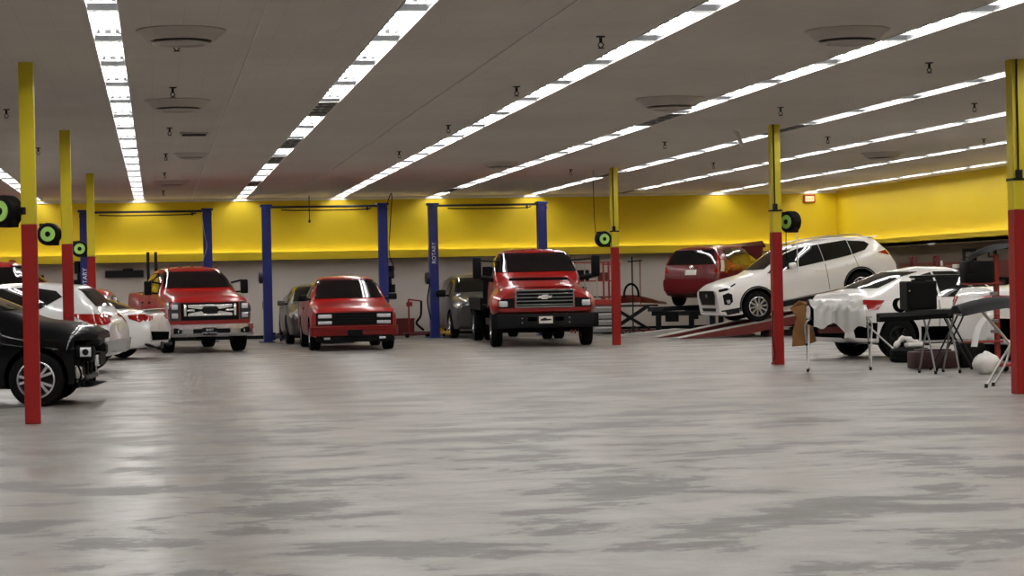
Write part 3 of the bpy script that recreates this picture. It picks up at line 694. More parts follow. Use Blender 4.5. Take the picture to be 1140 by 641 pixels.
# folded-up hood
b = nb(); g = [(1.15, -0.75, 1.16), (1.15, 0.75, 1.16), (0.98, 0.74, 1.60), (0.98, -0.74, 1.64), (0.66, -0.60, 1.78), (0.66, 0.60, 1.68), (0.25, 0.55, 1.48), (0.25, -0.55, 1.60)]
vv = [b.verts.new((k.L/2-p[0], p[1], p[2])) for p in g]
for q in ((0, 1, 2, 3), (3, 2, 5, 4), (4, 5, 6, 7)): b.faces.new([vv[i] for i in q])
r_ = bmesh.ops.solidify(b, geom=b.faces[:], thickness=0.03); part('crumpled_hood', b, M['maroon_paint'], k.root)
CRV = k.place(15.55, 57.15, 53, 0.72)

# --- white hatchback at the left, tail to the right
L = 4.35; hw = 0.92
c = car_curves(L, hw, zc=[(0, 0.82), (0.06, 0.92), (0.3, 1.0), (1.05, 1.10), (1.2, 1.15), (1.95, 1.54), (2.3, 1.62), (3.1, 1.62), (3.7, 1.57), (3.82, 1.52), (4.12, 1.20), (4.18, 1.08), (4.30, 0.98), (4.35, 0.84)],
    belt=[(0, 0.82), (1.2, 1.0), (3.8, 1.12), (4.1, 1.02), (4.35, 0.76)], roof_we=[(1.2, 0.76), (2.0, 0.62), (3.6, 0.60), (3.9, 0.64), (4.15, 0.76)])
k = Car('hatchback', 'white hatchback SUV with dented tail at left, behind the black car', L, c, M['pearl_paint'], [(0.92, 0.36, 0.40, 0.6), (3.62, 0.36, 0.40, 0.6)])
for poly in ([(1.4, 1.07), (2.1, 1.08), (2.1, 1.48), (2.0, 1.47)], [(2.15, 1.08), (2.9, 1.12), (2.9, 1.53), (2.3, 1.52), (2.15, 1.49)], [(2.95, 1.12), (3.10, 1.13), (3.50, 1.36), (3.38, 1.46), (2.95, 1.53)]): k.both('side_window', poly, M['glass'])
k.panel('rear_window', 'B', [(-0.54, 1.49), (-0.66, 1.18), (0.66, 1.18), (0.54, 1.49)], M['glass'])
k.panel('windshield', 'F', [(-0.66, 1.2), (-0.56, 1.54), (0.56, 1.54), (0.66, 1.2)], M['glass'])
k.both('taillight', [(3.66, 1.06), (4.22, 1.04), (4.30, 0.96), (4.22, 0.84), (4.0, 0.88)], M['tail'], off=0.014)
k.pair('taillight', 'B', [(0.50, 1.0), (0.80, 1.03), (0.80, 0.84), (0.56, 0.90)], M['tail'], off=0.012)
k.panel('license_plate', 'B', [(-0.16, 0.86), (0.16, 0.86), (0.16, 0.72), (-0.16, 0.72)], M['plate'])
# torn bumper skin, hanging a little askew behind the wheel
b = nb(); pts = [(-0.70, 0.86, 0.66), (-0.35, 0.93, 0.60), (0.0, 0.80, 0.57), (0.12, 0.5, 0.60), (0.14, 0, 0.58), (0.10, -0.5, 0.60), (0.0, -0.80, 0.60), (-0.3, -0.92, 0.62)]
pr_ = bez(pts, 4); lo = [p+Vector((-0.02, 0, -0.20-0.04*math.sin(i*1.7))) for i, p in enumerate(pr_)]
A = [b.verts.new((-k.L/2+0.02-p.x-0.02+0.0, p.y, p.z)) for p in pr_]; B = [b.verts.new((-k.L/2+0.02-p.x, p.y*1.01, p.z)) for p in lo]
for i in range(len(A)-1): b.faces.new((A[i], A[i+1], B[i+1], B[i]))
bmesh.ops.solidify(b, geom=b.faces[:], thickness=0.02); part('torn_bumper', b, M['pearl_paint'], k.root, 50)
k.seam(2.12, 0.42, 2.12, 1.06); k.seam(2.93, 0.42, 2.93, 1.1)
k.both('sill_cladding', [(1.36, 0.40), (3.18, 0.40), (3.18, 0.27), (1.36, 0.27)], M['bumper_grey'])
k.wheels([0.92, 3.62], 0.34, 0.235, hw-0.01, 0.235, 5, M['alloy'])
k.mirror(1.6, hw*0.93, 1.06, (0.12, 0.2, 0.14), M['pearl_paint'], 0.02)
k.place(-2.80, 39.1, 168)
HATCH = k

# --- white sedan with broken tail
L = 4.82; hw = 0.92
sed_zc = [(0, 0.66), (0.06, 0.76), (0.4, 0.86), (1.2, 0.96), (1.35, 0.99), (2.1, 1.36), (2.5, 1.44), (3.1, 1.44), (3.6, 1.36), (4.2, 1.10), (4.72, 1.08), (4.78, 1.02), (4.82, 0.80)]
c = car_curves(L, hw, zc=sed_zc, belt=[(0, 0.68), (1.3, 0.88), (4.1, 1.0), (4.6, 0.98), (4.82, 0.74)], roof_we=[(1.35, 0.74), (2.15, 0.60), (3.4, 0.58), (4.15, 0.72), (4.6, 0.74)], zb=0.20, zm=0.55, tail_w=0.84)
def sedan(label, paint, rim, cc=c, LL=L, h=hw):
    k = Car('sedan', label, LL, cc, paint, [(0.95, 0.34, 0.37, 0.6), (3.75, 0.34, 0.37, 0.6)])
    for poly in ([(1.55, 0.95), (2.35, 0.96), (2.35, 1.34), (2.15, 1.30)], [(2.40, 0.96), (3.2, 0.99), (3.2, 1.33), (2.9, 1.36), (2.40, 1.35)], [(3.24, 1.0), (3.62, 1.07), (3.24, 1.31)]): k.both('side_window', poly, M['glass'])
    k.panel('rear_window', 'B', [(-0.52, 1.36), (-0.64, 1.12), (0.64, 1.12), (0.52, 1.36)], M['glass'])
    k.panel('windshield', 'F', [(-0.66, 1.03), (-0.54, 1.36), (0.54, 1.36), (0.66, 1.03)], M['glass'])
    k.both('headlight', [(0.10, 0.72), (0.50, 0.84), (0.55, 0.76), (0.14, 0.64)], M['lamp'], off=0.01)
    k.panel('grille', 'F', [(-0.40, 0.66), (0.40, 0.66), (0.34, 0.42), (-0.34, 0.42)], M['black'], off=0.012)
    k.panel('license_plate', 'B', [(-0.16, 0.80), (0.16, 0.80), (0.16, 0.66), (-0.16, 0.66)], M['plate'])
    k.seam(2.37, 0.34, 2.37, 0.95); k.seam(3.22, 0.5, 3.22, 0.98)
    for x0 in (2.15, 2.98): k.both('door_handle', [(x0, 0.87), (x0+0.18, 0.87), (x0+0.18, 0.84), (x0, 0.84)], paint, off=0.025)
    k.mirror(1.65, h*0.93, 0.92, (0.12, 0.2, 0.13), paint, 0.02)
    k.wheels([0.95, 3.75], 0.335, 0.22, h-0.01, 0.225, 5, rim)
    return k
k = sedan('white sedan with broken tail lamp between the dented hatchback and the red pickup', M['white_paint'], M['alloy'])
k.both('taillight', [(4.36, 0.98), (4.70, 1.0), (4.76, 0.92), (4.62, 0.82), (4.40, 0.90)], M['tail'], off=0.012)
k.pair('taillight', 'B', [(0.42, 0.96), (0.78, 0.98), (0.78, 0.84), (0.50, 0.88)], M['tail'])
k.panel('bumper_gap', 'B', [(-0.66, 0.58), (0.70, 0.62), (0.62, 0.42), (-0.60, 0.40)], M['liner'], off=0.008)
b = nb(); tube(b, bez([(-k.L/2+0.06, -0.75, 0.42), (-k.L/2-0.10, -0.4, 0.30), (-k.L/2-0.06, 0.1, 0.34), (-k.L/2-0.14, 0.5, 0.24), (-k.L/2+0.1, 0.82, 0.34)], 5), [0.03+0.012*math.sin(i*2.1) for i in range(21)], 8); part('bent_bumper_bar', b, M['black'], k.root, 50)
b = nb(); box(b, (-k.L/2+0.10, 0, 1.095), (0.22, 1.36, 0.022), ry=R(6), bev=0.008); part('trunk_spoiler', b, M['white_paint'], k.root, 40)
k.root.scale = (1, 1, 0.95); k.place_rear(0.06, 45.45, 106)

# --- grey sedan behind the small red pickup, silver-grey SUV behind the big truck
k = sedan('grey sedan standing half hidden behind the small red pickup', M['grey_paint'], M['alloy_dark'])
k.both('taillight', [(4.4, 0.98), (4.72, 0.98), (4.7, 0.84), (4.5, 0.86)], M['tail'])
k.root.scale = (0.97, 0.98, 1.06)
k.place_front(4.12, 53.2, 0)
L = 4.5; hw = 0.93
c = car_curves(L, hw, zc=[(0, 0.88), (0.06, 0.98), (0.3, 1.06), (1.0, 1.14), (1.15, 1.18), (1.75, 1.60), (2.1, 1.70), (3.4, 1.70), (4.1, 1.62), (4.25, 1.5), (4.42, 1.1), (4.5, 0.8)],
    belt=[(0, 0.85), (1.2, 1.02), (4.1, 1.12), (4.5, 0.72)], roof_we=[(1.15, 0.78), (1.8, 0.64), (4.0, 0.62), (4.4, 0.76)])
k = Car('suv', 'dark grey SUV half hidden behind the big red truck and blue lift post', L, c, M['grey_paint'], [(0.9, 0.37, 0.41, 0.6), (3.5, 0.37, 0.41, 0.6)])
for poly in ([(1.35, 1.10), (2.1, 1.12), (2.1, 1.57), (1.85, 1.54)], [(2.15, 1.12), (3.0, 1.13), (3.0, 1.60), (2.15, 1.58)], [(3.05, 1.13), (3.8, 1.2), (3.7, 1.52), (3.05, 1.6)]): k.both('side_window', poly, M['glass'])
k.panel('windshield', 'F', [(-0.70, 1.23), (-0.58, 1.60), (0.58, 1.60), (0.70, 1.23)], M['glass'])
k.panel('rear_window', 'B', [(-0.6, 1.54), (-0.66, 1.2), (0.66, 1.2), (0.6, 1.54)], M['glass'])
k.both('headlight', [(0.08, 0.92), (0.48, 1.0), (0.50, 0.88), (0.12, 0.80)], M['lamp'], off=0.01)
k.panel('grille', 'F', [(-0.5, 0.88), (0.5, 0.88), (0.44, 0.6), (-0.44, 0.6)], M['black'], off=0.012)
k.seam(1.45, 0.4, 1.45, 1.08); k.seam(2.12, 0.4, 2.12, 1.1)
k.mirror(1.5, hw*0.93, 1.10, (0.14, 0.26, 0.2), M['black'], 0.06)
k.wheels([0.9, 3.5], 0.355, 0.24, hw-0.01, 0.225, 5, M['alloy'])
k.place_front(8.62, 55.15, 0)

# --- black car at the left, nose to the right, front end taken apart
L = 4.6; hw = 0.94
c = car_curves(L, hw, zc=[(0, 0.93), (0.1, 1.0), (0.3, 1.05), (0.70, 1.10), (0.84, 1.14), (1.75, 1.54), (2.4, 1.64), (3.4, 1.63), (4.1, 1.52), (4.3, 1.4), (4.5, 1.05), (4.6, 0.8)],
    belt=[(0, 0.85), (1.2, 1.02), (4.1, 1.10), (4.6, 0.72)], roof_we=[(1.2, 0.78), (2.0, 0.64), (4.0, 0.62), (4.5, 0.76)], nose_w=0.80)
k = Car('car', 'black car at far left with its front bumper torn off, beside the nearest column', L, c, M['black_paint'], [(0.76, 0.36, 0.40, 0.6), (3.5, 0.36, 0.40, 0.6)], cuts=[((2.27, 0, 0.40), (0.50, 2.2, 0.86))])
for poly in ([(1.45, 1.08), (2.15, 1.09), (2.15, 1.50), (1.95, 1.46)], [(2.2, 1.09), (3.0, 1.12), (3.0, 1.54), (2.2, 1.52)], [(3.05, 1.12), (3.7, 1.2), (3.6, 1.45), (3.05, 1.53)]): k.both('side_window', poly, M['glass'])
k.panel('windshield', 'F', [(-0.70, 1.23), (-0.58, 1.55), (0.58, 1.55), (0.70, 1.23)], M['glass'])
k.seam(1.42, 0.4, 1.42, 1.05); k.seam(2.17, 0.4, 2.17, 1.08)
x0 = k.L/2
b = nb()
box(b, (x0-0.14, 0, 0.60), (0.08, 1.30, 0.10), bev=0.015); box(b, (x0-0.20, 0, 0.34), (0.08, 1.30, 0.07), bev=0.015)
for y in (-0.62, -0.2, 0.2, 0.62): box(b, (x0-0.22, y, 0.5), (0.06, 0.05, 0.5))
part('bumper_beam', b, M['dark_metal'], k.root)
b = nb(); box(b, (x0-0.28, 0, 0.50), (0.08, 1.5, 0.56), bev=0.02); part('radiator', b, M['black'], k.root)
for sg in (-1, 1):
    b = nb(); box(b, (x0-0.17, sg*0.72, 0.68), (0.26, 0.26, 0.18), bev=0.05); o = part('headlight', b, M['black'], k.root, 40); o['label'] = 'exposed black headlight housing'
    b = nb(); box(b, (x0-0.14, sg*0.86, 0.68), (0.14, 0.03, 0.12), bev=0.008); part('lens', b, M['lamp'], o, 40)
    b = nb(); lathe(b, [(0.001, 0), (0.04, 0), (0.045, 0.02)], 16); bmesh.ops.transform(b, matrix=Matrix.Translation((x0-0.14, sg*0.88, 0.68)), verts=b.verts[:]); part('projector', b, M['black'], o, 40)
    b = nb(); box(b, (x0-0.24, sg*0.80, 0.42), (0.09, 0.06, 0.16), bev=0.02); tube(b, [(x0-0.28, sg*0.80, 0.5), (x0-0.18, sg*0.82, 0.36), (x0-0.26, sg*0.8, 0.30)], 0.018, 6); part('bracket', b, M['light_steel'], k.root, 40)
    b = nb(); tube(b, bez([(x0-0.28, sg*0.88, 0.60), (x0-0.20, sg*0.86, 0.40), (x0-0.26, sg*0.84, 0.24)], 5), 0.014, 6); part('loose_wire', b, M['black_matt'], k.root, 40)
b = nb(); pts = [(x0-0.30, -0.86, 0.24), (x0-0.12, -0.78, 0.23), (x0-0.02, -0.5, 0.25), (x0, 0, 0.26), (x0-0.02, 0.5, 0.25), (x0-0.12, 0.78, 0.23)]
P0 = bez(pts, 5); A = [b.verts.new(p) for p in P0]; B = [b.verts.new(p+Vector((-0.30, 0, 0.02))) for p in P0]
for i in range(len(A)-1): b.faces.new((A[i], A[i+1], B[i+1], B[i]))
bmesh.ops.solidify(b, geom=b.faces[:], thickness=0.025); part('splash_shield', b, M['black'], k.root, 40)
b = nb(); box(b, (x0-0.12, 0.0, 0.80), (0.20, 1.5, 0.10), rz=R(4), bev=0.03); box(b, (x0-0.02, -0.25, 0.58), (0.06, 0.30, 0.16), rz=R(-8), bev=0.01); part('grille_support', b, M['black'], k.root)
b = nb(); box(b, (x0-0.04, -0.46, 0.56), (0.04, 0.26, 0.15), bev=0.01); part('fog_lamp', b, M['lamp'], k.root, 40)
k.both('door_handle', [(2.0, 0.96), (2.2, 0.97), (2.2, 0.93), (2.0, 0.92)], M['chrome'], off=0.02)
k.mirror(1.7, hw*0.93, 1.08, (0.12, 0.2, 0.14), M['black_paint'], 0.02)
k.wheels([0.76, 3.5], 0.345, 0.23, hw-0.005, 0.24, 5, M['alloy'])
fa = R(-5); fp = Vector((math.cos(fa), math.sin(fa))); rp = Vector((math.sin(fa), -math.cos(fa)))
ctr = Vector((-1.52, 27.45)) - fp*(k.L/2-0.76) - rp*(hw-0.12)
k.place(ctr.x, ctr.y, -5)

# --- white coupe and white car at the right
L = 4.55; hw = 0.92
c = car_curves(L, hw, zc=[(0, 0.64), (0.06, 0.74), (0.4, 0.84), (1.15, 0.97), (1.3, 1.0), (1.95, 1.42), (2.3, 1.51), (2.8, 1.52), (3.3, 1.44), (4.15, 1.14), (4.46, 1.09), (4.50, 1.05), (4.55, 0.78)],
    belt=[(0, 0.66), (1.3, 0.86), (3.6, 0.97), (4.3, 0.99), (4.55, 0.72)], roof_we=[(1.4, 0.72), (2.2, 0.58), (3.2, 0.56), (4.0, 0.68), (4.4, 0.74)], zb=0.22, zm=0.56, tail_w=0.84)
k = Car('coupe', 'white coupe behind the wrapped bumper stand, tail lamp towards the ramp', L, c, M['white_paint'], [(0.92, 0.345, 0.39, 0.6), (3.62, 0.345, 0.39, 0.6)])
k.both('side_window', [(1.5, 0.98), (2.75, 1.0), (2.75, 1.42), (2.35, 1.42), (2.0, 1.34)], M['glass']); k.both('side_window', [(2.8, 1.01), (3.35, 1.12), (3.1, 1.34), (2.8, 1.41)], M['glass'])
k.panel('rear_window', 'B', [(-0.50, 1.42), (-0.62, 1.165), (0.62, 1.165), (0.50, 1.42)], M['glass'])
k.panel('windshield', 'F', [(-0.66, 1.04), (-0.54, 1.42), (0.54, 1.42), (0.66, 1.04)], M['glass'])
k.both('taillight', [(3.88, 0.96), (4.26, 0.98), (4.36, 0.93), (4.28, 0.80), (4.02, 0.82)], M['tail'], off=0.014)
k.pair('taillight', 'B', [(0.44, 0.96), (0.76, 0.97), (0.76, 0.82), (0.52, 0.84)], M['tail'])
k.both('fuel_recess', [(3.60+0.14*math.cos(t*PI/8), 0.88+0.12*math.sin(t*PI/8)) for t in range(16)], M['liner'], off=0.005)
k.both('fuel_cap', [(3.56+0.085*math.cos(t*PI/8), 0.885+0.08*math.sin(t*PI/8)) for t in range(16)], M['white_paint'], off=0.02)
k.both('side_gap', [(2.6, 0.79), (3.25, 0.77), (3.25, 0.71), (2.6, 0.70)], M['liner'], off=0.004)
k.panel('exposed_rear_panel', 'B', [(-0.70, 0.62), (0.70, 0.62), (0.62, 0.36), (-0.62, 0.36)], M['liner'], off=0.02)
k.both('exposed_quarter', [(4.04, 0.60), (4.50, 0.62), (4.42, 0.36), (4.06, 0.34)], M['liner'], off=0.006)
k.both('dark_sill', [(1.36, 0.50), (3.20, 0.52), (3.18, 0.24), (1.36, 0.24)], M['liner'], off=0.006)
k.root.scale = (1, 1, 1.05)
k.wheels([0.92, 3.62], 0.34, 0.24, hw-0.01, 0.20, 5, M['dark_metal'])
k.seam(2.85, 0.36, 2.80, 0.95)
k.mirror(1.7, hw*0.93, 0.92, (0.12, 0.2, 0.13), M['white_paint'], 0.02)
COUPE = k.place_rear(11.61, 35.75, -100)
L = 4.7; hw = 0.92
c2 = car_curves(L, hw, zc=[(0, 0.72), (0.06, 0.82), (0.4, 0.92), (1.2, 1.04), (1.35, 1.08), (2.1, 1.44), (2.5, 1.52), (3.0, 1.52), (3.4, 1.44), (3.9, 1.25), (4.6, 1.23), (4.66, 1.16), (4.7, 0.9)],
    belt=[(0, 0.74), (1.3, 0.96), (3.9, 1.12), (4.5, 1.12), (4.7, 0.84)], roof_we=[(1.35, 0.74), (2.15, 0.60), (3.2, 0.58), (3.9, 0.74), (4.5, 0.78)], zb=0.26, zm=0.66, tail_w=0.88)
k = Car('sedan', 'white car whose tail lamp shows beside the black panel, behind the black work tables', L, c2, M['white_paint'], [(0.95, 0.36, 0.40, 0.6), (3.75, 0.36, 0.40, 0.6)])
for poly in ([(1.6, 1.02), (2.35, 1.04), (2.35, 1.42), (2.15, 1.38)], [(2.40, 1.04), (3.2, 1.08), (3.1, 1.42), (2.40, 1.43)]): k.both('side_window', poly, M['glass'])
k.panel('rear_window', 'B', [(-0.52, 1.43), (-0.64, 1.27), (0.64, 1.27), (0.52, 1.43)], M['glass'])
k.panel('windshield', 'F', [(-0.66, 1.13), (-0.54, 1.44), (0.54, 1.44), (0.66, 1.13)], M['glass'])
k.both('taillight', [(4.22, 1.08), (4.60, 1.10), (4.66, 1.0), (4.58, 0.88), (4.30, 0.92)], M['tail'], off=0.014)
k.pair('taillight', 'B', [(0.5, 1.08), (0.78, 1.10), (0.78, 0.9), (0.56, 0.94)], M['tail'])
k.both('exposed_quarter', [(4.18, 0.72), (4.62, 0.74), (4.54, 0.42), (4.22, 0.38)], M['liner'], off=0.006)
k.seam(2.37, 0.4, 2.37, 1.02); k.seam(3.22, 0.4, 3.22, 1.06)
k.wheels([0.95, 3.75], 0.345, 0.23, hw-0.01, 0.225, 5, M['alloy_dark'])
k.place_rear(12.85, 32.3, -90)

# ------------------------------------------------------------ trucks
def truck_curves(L, hw, zc, belt, we, nose=0.9, zb=0.5, zm=0.8, ws=None, crown=None, wm=None):
    d = dict(zc=zc, belt=belt, zm=[(0, zm), (L, zm)], zb=[(0, zb), (L, zb)],
             wm=wm or [(0, hw*nose), (0.12, hw*(nose+0.05)), (0.4, hw*0.98), (0.8, hw), (L-0.2, hw), (L, hw*0.97)],
             we=we, crown=crown or [(0, 0.03), (1.3, 0.03), (2.0, 0.06), (L, 0.03)])
    if ws: d['ws'] = ws
    return d
def heavy_pickup(label, lights=True):
    L = 6.30; hw = 1.0
    c = truck_curves(L, hw, zc=[(0, 1.16), (0.05, 1.24), (0.25, 1.31), (1.30, 1.40), (1.42, 1.43), (2.0, 1.86), (2.25, 1.95), (2.8, 1.99), (3.6, 1.98), (3.86, 1.93), (3.96, 1.70), (4.02, 1.41), (6.30, 1.41)],
        belt=[(0, 1.12), (1.3, 1.27), (4.0, 1.33), (6.3, 1.36)], we=[(0, 0.80), (1.3, 0.84), (1.45, 0.83), (2.1, 0.72), (3.8, 0.70), (4.0, 0.80), (4.1, 0.95), (6.3, 0.95)], nose=0.93, zb=0.55, zm=0.95)
    k = Car('pickup_truck', label, L, c, M['red_paint'], [(1.0, 0.46, 0.52, 0.62), (4.95, 0.46, 0.50, 0.62)], cuts=[((3.15-5.2, 0, 1.30), (2.05, 1.62, 0.5))])
    for poly in ([(1.62, 1.36), (2.65, 1.37), (2.65, 1.83), (2.2, 1.82), (2.05, 1.76)], [(2.72, 1.37), (3.70, 1.38), (3.62, 1.82), (2.72, 1.84)]): k.both('side_window', poly, M['glass'])
    k.panel('windshield', 'F', [(-0.80, 1.48), (-0.68, 1.86), (0.68, 1.86), (0.80, 1.48)], M['glass'])
    k.panel('rear_window', 'B', [(-0.66, 1.82), (-0.70, 1.50), (0.70, 1.50), (0.66, 1.82)], M['glass'])
    g = k.panel('grille', 'F', [(-0.66, 1.14), (0.66, 1.14), (0.66, 0.74), (-0.66, 0.74)], M['black'], off=0.015)
    x = L/2+0.045
    b = nb(); box(b, (x, 0, 1.07), (0.05, 1.02, 0.055), bev=0.015); box(b, (x, 0, 0.86), (0.05, 1.02, 0.055), bev=0.015)
    for s in (-1, 1):
        box(b, (x, s*0.44, 0.965), (0.05, 0.18, 0.05), bev=0.015); box(b, (x, s*0.57, 0.97), (0.05, 0.06, 0.27), bev=0.012)
        prism(b, [(s*0.15, 1.04), (s*0.5, 1.09), (s*0.5, 1.03), (s*0.2, 0.99)], x-0.02, x+0.03, 'X'); prism(b, [(s*0.15, 0.90), (s*0.5, 0.84), (s*0.5, 0.90), (s*0.2, 0.95)], x-0.02, x+0.03, 'X')
    part('grille_bar', b, M['chrome'], g, 40)
    b = nb(); lathe(b, [(0.001, x+0.05), (0.10, x+0.05), (0.115, x+0.02)], 28, 'X'); bmesh.ops.transform(b, matrix=Matrix.Translation((0, 0, 0.965)) @ Matrix.Diagonal((1, 1.45, 0.72, 1)), verts=b.verts[:]); part('emblem', b, M['dark_metal'], g, 40)
    for s in (-1, 1):
        h = k.panel('headlight', 'F', [(s*0.68, 1.15), (s*0.90, 1.16), (s*0.93, 0.95), (s*0.90, 0.74), (s*0.68, 0.74)], M['alloy_dark'], off=0.014)
        for z in (1.05, 0.85): b = nb(); box(b, (L/2+0.0, s*0.80, z), (0.10, 0.15, 0.12), bev=0.02); part('lamp_lens', b, M['lamp'], h, 40)
    k.both('headlight', [(0.06, 1.15), (0.26, 1.16), (0.20, 0.95), (0.20, 0.78), (0.06, 0.76)], M['lamp'], off=0.01)
    # chrome bumper with three dark openings
    b = nb(); xx = L/2
    bp = [(-1.0, -0.42), (-0.99, -0.05), (-0.82, 0.14), (-0.4, 0.19), (0.4, 0.19), (0.82, 0.14), (0.99, -0.05), (1.0, -0.42)]
    prof = [(0.66, 0.0), (0.645, 0.03), (0.54, 0.035), (0.53, 0.0), (0.46, 0.0), (0.45, 0.035), (0.385, 0.02), (0.37, -0.03)]
    rows = [[b.verts.new((xx+p[1]+o_, p[0]*(1+o_*0.3), z)) for p in bp] for z, o_ in prof]
    for i in range(len(rows)-1):
        for j in range(len(bp)-1): b.faces.new((rows[i][j], rows[i][j+1], rows[i+1][j+1], rows[i+1][j]))
    bmesh.ops.solidify(b, geom=b.faces[:], thickness=0.03); bu = part('front_bumper', b, M['chrome'], k.root, 40); bu['label'] = 'chrome front bumper'
    b = nb(); box(b, (xx+0.21, 0, 0.50), (0.05, 0.84, 0.10), bev=0.01)
    for s in (-1, 1): box(b, (xx+0.155, s*0.73, 0.51), (0.05, 0.28, 0.13), rz=-s*R(20), bev=0.02)
    part('bumper_opening', b, M['black'], bu)
    for s in (-1, 1):
        b = nb(); cyl(b, (xx+0.15, s*0.76, 0.50), (xx+0.19, s*0.77, 0.50), 0.035, n=16); part('fog_lamp', b, M['lamp'], bu, 40)
    b = nb(); box(b, (xx+0.235, -0.05, 0.49), (0.02, 0.32, 0.17), bev=0.005); pl = part('license_plate', b, M['black'], bu)
    mt = Matrix.Rotation(R(90), 4, 'Z') @ Matrix.Rotation(R(90), 4, 'X')
    if lights:
        for zt, tx in ((0.525, 'BUILT'), (0.455, 'FORD TOUGH')):
            text_part('plate_lettering', tx, 0.065 if tx == 'BUILT' else 0.052, M['white_text'], bu, Matrix.Translation((xx+0.248, -0.05, zt)) @ mt)
    # chassis, axles, skid
    b = nb()
    for s in (-1, 1): box(b, (0, s*0.42, 0.52), (L-0.5, 0.10, 0.16))
    for a in (1.0, 4.95): cyl(b, (L/2-a, -0.8, 0.44), (L/2-a, 0.8, 0.44), 0.06, n=12); lathe_c = cyl(b, (L/2-a, -0.15, 0.42), (L/2-a, 0.15, 0.42), 0.14, n=14)
    box(b, (L/2-0.5, 0, 0.45), (0.5, 0.9, 0.14)); part('chassis', b, M['liner'], k.root)
    k.wheels([1.0, 4.95], 0.43, 0.28, hw-0.03, 0.25, 8, M['alloy'])
    k.mirror(1.72, 0.90, 1.33, (0.14, 0.17, 0.33), M['black'], 0.15, arms=2)
    k.seam(1.60, 0.62, 1.60, 1.33); k.seam(2.69, 0.62, 2.69, 1.36); k.seam(3.78, 0.62, 3.80, 1.38); k.seam(4.03, 0.62, 4.03, 1.38)
    for x0 in (2.42, 3.5): k.both('door_handle', [(x0, 1.17), (x0+0.2, 1.17), (x0+0.2, 1.13), (x0, 1.13)], M['black'], off=0.03)
    for a in (1.0, 4.95): arch_trim(k, a, 0.46, 0.52, 0.57, M['red_paint'], 0.55)
    k.pair('taillight', 'B', [(0.80, 1.36), (0.96, 1.36), (0.96, 0.98), (0.80, 0.98)], M['tail'])
    b = nb()
    for y in (-0.6, -0.3, 0, 0.3, 0.6): box(b, (L/2-2.3, y*0.95, 1.985-0.02*abs(y)), (0.10, 0.08, 0.03), bev=0.01)
    part('roof_marker', b, M['red_paint'], k.root)
    return k
k = heavy_pickup('large red pickup truck with chrome grille and bumper at left, facing us')
F250 = k.place_front(1.18, 48.5, -8.7)
# stacks behind its cab
for y in (-0.55, -0.74):
    b = nb(); cyl(b, (k.L/2-4.25, y, 0.9), (k.L/2-4.25, y, 2.38), 0.038, n=10); part('exhaust_stack', b, M['dark_metal'], k.root, 40)
# big red pickup far left, only its cab shows above the white hatchback
k = heavy_pickup('red truck cab showing above the white hatchback at the left edge', lights=False)
k.root.scale = (1.12, 1.12, 1.15)
k.place(-4.62, 56.2, 0)

# --- small red 1990s pickup
L = 4.93; hw = 0.97
c = truck_curves(L, hw, zc=[(0, 0.88), (0.04, 0.94), (0.15, 0.98), (1.25, 1.10), (1.40, 1.14), (1.95, 1.58), (2.15, 1.66), (2.6, 1.70), (2.95, 1.68), (3.10, 1.60), (3.22, 1.12), (4.93, 1.12)],
    belt=[(0, 0.88), (1.3, 1.02), (3.2, 1.06), (4.93, 1.08)], we=[(0, 0.86), (1.3, 0.86), (1.45, 0.82), (2.1, 0.68), (3.05, 0.66), (3.3, 0.90), (4.93, 0.90)], nose=0.95, zb=0.30, zm=0.62)
k = Car('pickup_truck', 'smaller red pickup truck with square headlights, parked under the middle blue lift', L, c, M['red_paint'], [(0.92, 0.37, 0.41, 0.62), (3.90, 0.37, 0.41, 0.62)], cuts=[((L/2-4.12, 0, 1.02), (1.5, 1.56, 0.5))], it=1)
k.both('side_window', [(1.62, 1.10), (2.90, 1.12), (2.80, 1.56), (2.12, 1.55)], M['glass'])
k.panel('windshield', 'F', [(-0.78, 1.17), (-0.64, 1.585), (0.64, 1.585), (0.78, 1.17)], M['glass'])
k.panel('rear_window', 'B', [(-0.62, 1.56), (-0.68, 1.2), (0.68, 1.2), (0.62, 1.56)], M['glass'])
g = k.panel('grille', 'F', [(-0.86, 0.86), (0.86, 0.86), (0.86, 0.575), (-0.86, 0.575)], M['black'], off=0.008)
for s in (-1, 1):
    for z in (0.78, 0.635):
        b = nb(); box(b, (L/2+0.01, s*0.66, z), (0.06, 0.31, 0.085 if z > 0.7 else 0.075), bev=0.012); part('headlight', b, M['lamp'], k.root, 40)
b = nb()
for z in (0.66, 0.72, 0.78): box(b, (L/2+0.012, 0, z), (0.03, 0.94, 0.010))
part('grille_bar', b, M['dark_metal'], g)
b = nb(); bp = [(-0.98, -0.42), (-0.98, -0.02), (-0.92, 0.08), (0.92, 0.08), (0.98, -0.02), (0.98, -0.42)]
rows = [[b.verts.new((L/2+p[1]+o_, p[0], z)) for p in bp] for z, o_ in ((0.555, 0.0), (0.54, 0.05), (0.47, 0.05), (0.455, 0.03), (0.36, 0.03), (0.34, 0.0))]
for i in range(len(rows)-1):
    for j in range(len(bp)-1): b.faces.new((rows[i][j], rows[i][j+1], rows[i+1][j+1], rows[i+1][j]))
bmesh.ops.solidify(b, geom=b.faces[:], thickness=0.03); bu = part('front_bumper', b, M['red_paint'], k.root, 40)
b = nb(); box(b, (L/2+0.115, 0, 0.40), (0.03, 0.34, 0.15), bev=0.005); part('plate_recess', b, M['black'], bu)
b = nb(); box(b, (L/2-0.02, 0, 0.27), (0.10, 1.72, 0.14), bev=0.02); va = part('valance', b, M['black'], k.root, 40)
for s in (-1, 1):
    b = nb(); box(b, (L/2+0.035, s*0.62, 0.285), (0.03, 0.14, 0.05), bev=0.008); part('fog_lamp', b, M['lamp'], va, 40)
